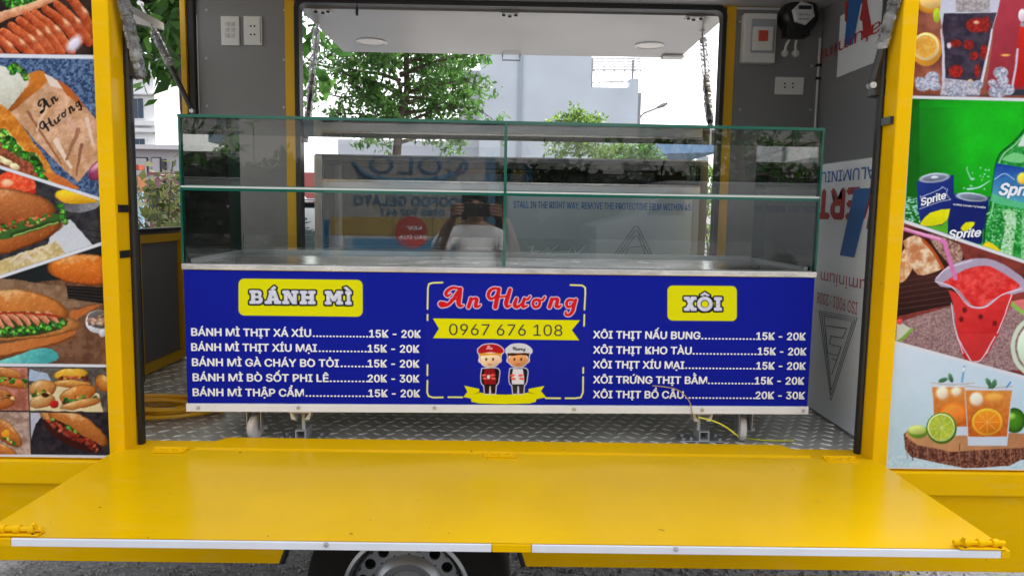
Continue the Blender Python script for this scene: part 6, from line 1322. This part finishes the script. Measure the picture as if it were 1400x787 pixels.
for i, (x, y, h, r_, lb) in enumerate(((-6.5, -10, 5.6, 2.2, 'broad street tree behind the photographer, left'), (6.2, -12, 6.5, 2.6, 'tall street tree behind the photographer, right'), (10.5, -9, 5.0, 2.0, 'street tree farthest right behind the photographer'))):
    tree(lb, (x, y, 0), 1.8, h, r_, 50 + i, leaf=.24, n_per=12, tr=.14, nb=18, zlow=2.0, spread=.5)
o = thing('street_houses', 'row of pale houses across the street behind the photographer', 'building', (0, -22, 0)); mb = MB()
for x0_, x1_, h in ((-26, -16, 7.5), (-16, -7, 5.2), (-7, 3, 6.5), (3, 12, 4.5), (12, 24, 7)): mb.box(x0_ + .02, x1_ - .02, -30, -22, 0, h)
P('wall', mb, mat('street_house_wall', (.24, .235, .22), .8, var=.15, vscale=.3), o); mb = MB()
for x in range(-20, 25, 3):
    for z in (1.2, 4.2): mb.box(x - .4 + (x % 5) * .1, x + .3 + (x % 4) * .12, -22.02, -21.98, z, z + 1.2)
P('window', mb, mat('street_window', (.10, .11, .12), .3), o)
o = thing('grey_van', 'grey delivery van parked across the street to the right behind the photographer', 'van', (4.8, -10.9, 0))
mb = MB(); mb.prism([(2.6, .4), (7.2, .4), (7.2, 2.05), (4.0, 2.05), (3.4, 1.35), (2.6, 1.15)], -11.8, -10.0); P('body', mb, mat('grey_van_paint', (.13, .135, .145), .3), o, bev=.06, smooth=True)
mb = MB(); mb.prism([(3.55, 1.38), (4.35, 1.38), (4.35, 1.85), (4.0, 1.85)], -9.999, -9.99); P('window', mb, MATS['van_glass'], o)
for x in (3.4, 6.4): P('wheel', MB().lathe((x, -10.02, .33), (0, 1, 0), [(.0005, .04), (.2, .04), (.33, .03), (.33, -.15), (.0005, -.15)], 24), BLK, o, smooth=True)

# ---- the photographer
PR = thing('person', 'photographer in a white shirt raising a black phone, mirrored in the display glass', 'person', (-.02, -.42, 0))
def skin(name, joints, edges, m, par=PR, sub=2, root=0):
    me = bpy.data.meshes.new(name); me.from_pydata([j[:3] for j in joints], edges, []); o = bpy.data.objects.new(name, me); COL.objects.link(o)
    md = o.modifiers.new('s', 'SKIN'); md.use_smooth_shade = True; me.skin_vertices  # layer is created with the modifier
    for i, j in enumerate(joints):
        sv_ = me.skin_vertices[0].data[i]; sv_.radius = (j[3], j[4] if len(j) > 4 else j[3]); sv_.use_root = (i == root)
    o.modifiers.new('u', 'SUBSURF').levels = sub; bpy.context.view_layer.update()
    m2 = bpy.data.meshes.new_from_object(o.evaluated_get(bpy.context.evaluated_depsgraph_get())); bpy.data.objects.remove(o)
    m2.materials.clear(); m2.materials.append(m); m2.polygons.foreach_set('use_smooth', [True] * len(m2.polygons)); m2.name = name
    o = bpy.data.objects.new(name, m2); COL.objects.link(o); parent_to(o, par); return o
SKN = mat('skin', (.36, .19, .12), .5); SHRT = mat('white_shirt', (.72, .73, .76), .8, bump=.5, bscale=14, dist=.01); TRS = mat('dark_trousers', (.03, .03, .045), .8)
y = -.42; X0 = -.02
J = [(X0, y, .86, .13, .10), (X0, y, 1.02, .12, .09), (X0, y - .01, 1.16, .13, .10), (X0, y, 1.27, .10, .085), (X0, y + .02, 1.35, .048), (X0, y + .05, 1.42, .07, .085), (X0, y + .05, 1.50, .075, .09),
     (X0 - .16, y, 1.25, .055), (X0 - .25, y + .12, 1.10, .045), (X0 - .17, y + .33, 1.30, .033), (X0 - .13, y + .385, 1.37, .025),
     (X0 + .16, y, 1.25, .055), (X0 + .26, y + .12, 1.10, .045), (X0 + .19, y + .33, 1.30, .033), (X0 + .155, y + .385, 1.37, .025),
     (X0 - .09, y, .80, .09), (X0 - .11, y + .01, .46, .06), (X0 - .11, y, .09, .04), (X0 - .11, y + .11, .04, .035),
     (X0 + .09, y, .80, .09), (X0 + .11, y + .01, .46, .06), (X0 + .11, y, .09, .04), (X0 + .11, y + .11, .04, .035)]
E = [(0, 1), (1, 2), (2, 3), (3, 4), (4, 5), (5, 6), (3, 7), (7, 8), (8, 9), (9, 10), (3, 11), (11, 12), (12, 13), (13, 14), (0, 15), (15, 16), (16, 17), (17, 18), (0, 19), (19, 20), (20, 21), (21, 22)]
skin('body', J, E, SKN)
skin('shirt', [(X0, y, .84, .16, .125), (X0, y, 1.02, .155, .12), (X0, y - .01, 1.16, .165, .125), (X0, y, 1.26, .115, .10), (X0, y + .005, 1.305, .075, .07), (X0 - .165, y, 1.245, .075), (X0 - .235, y + .08, 1.14, .070), (X0 + .165, y, 1.245, .075), (X0 + .235, y + .08, 1.14, .070)], [(0, 1), (1, 2), (2, 3), (3, 4), (3, 5), (5, 6), (3, 7), (7, 8)], SHRT)
skin('trousers', [(X0, y, .84, .15, .12), (X0 - .09, y, .76, .105), (X0 - .11, y + .01, .46, .08), (X0 - .11, y, .12, .065), (X0 + .09, y, .76, .105), (X0 + .11, y + .01, .46, .08), (X0 + .11, y, .12, .065)], [(0, 1), (1, 2), (2, 3), (0, 4), (4, 5), (5, 6)], TRS)
skin('hair', [(X0, y + .025, 1.475, .085, .095), (X0, y + .045, 1.53, .082, .092), (X0, y - .01, 1.43, .07, .06)], [(0, 1), (0, 2)], mat('hair', (.012, .010, .009), .6))
for s in (-1, 1):
    hx = X0 + s * .142; fing = MB()
    for k, (dz, ln) in enumerate(((.030, .065), (.012, .072), (-.006, .068), (-.024, .055))):
        fing.tube([(hx, y + .375, 1.385 + dz * .7), (hx - s * .010, y + .405, 1.405 + dz), (hx - s * .030, y + .418, 1.41 + dz), (hx - s * ln, y + .412, 1.41 + dz)], [.010, .0095, .0085, .007], 8)
    fing.tube([(hx, y + .37, 1.375), (hx - s * .015, y + .372, 1.37), (hx - s * .035, y + .38, 1.375), (hx - s * .055, y + .385, 1.385)], [.012, .0105, .0095, .008], 8); P('finger', fing, SKN, PR, smooth=True)
mb = MB()
for s in (-1, 1): mb.lathe((X0 + s * .03, y + .135, 1.465), (0, 1, 0), [(.011, 0), (.008, .006), (.0005, .008)], 10)
P('eye', mb, INKK, PR); P('nose', MB().cyl((X0, y + .13, 1.465), (X0, y + .155, 1.435), .006, .012, 8), SKN, PR, smooth=True); P('mouth', MB().tube([(X0 - .022, y + .132, 1.405), (X0, y + .137, 1.403), (X0 + .022, y + .132, 1.405)], .004, 6), mat('lips', (.25, .08, .06), .5), PR)
mb = MB(); mb.box(X0 - .082, X0 + .082, -.029, -.020, 1.372, 1.449); PH = tag(P('phone', mb, BPL, bev=.003), 'black phone held up in both hands by the photographer', 'phone')
P('lens', MB().cyl((0, -.0205, CAMZ), (0, -.0185, CAMZ), .009, n=16), mat('lens_glass', (.01, .01, .015), .05), PH)
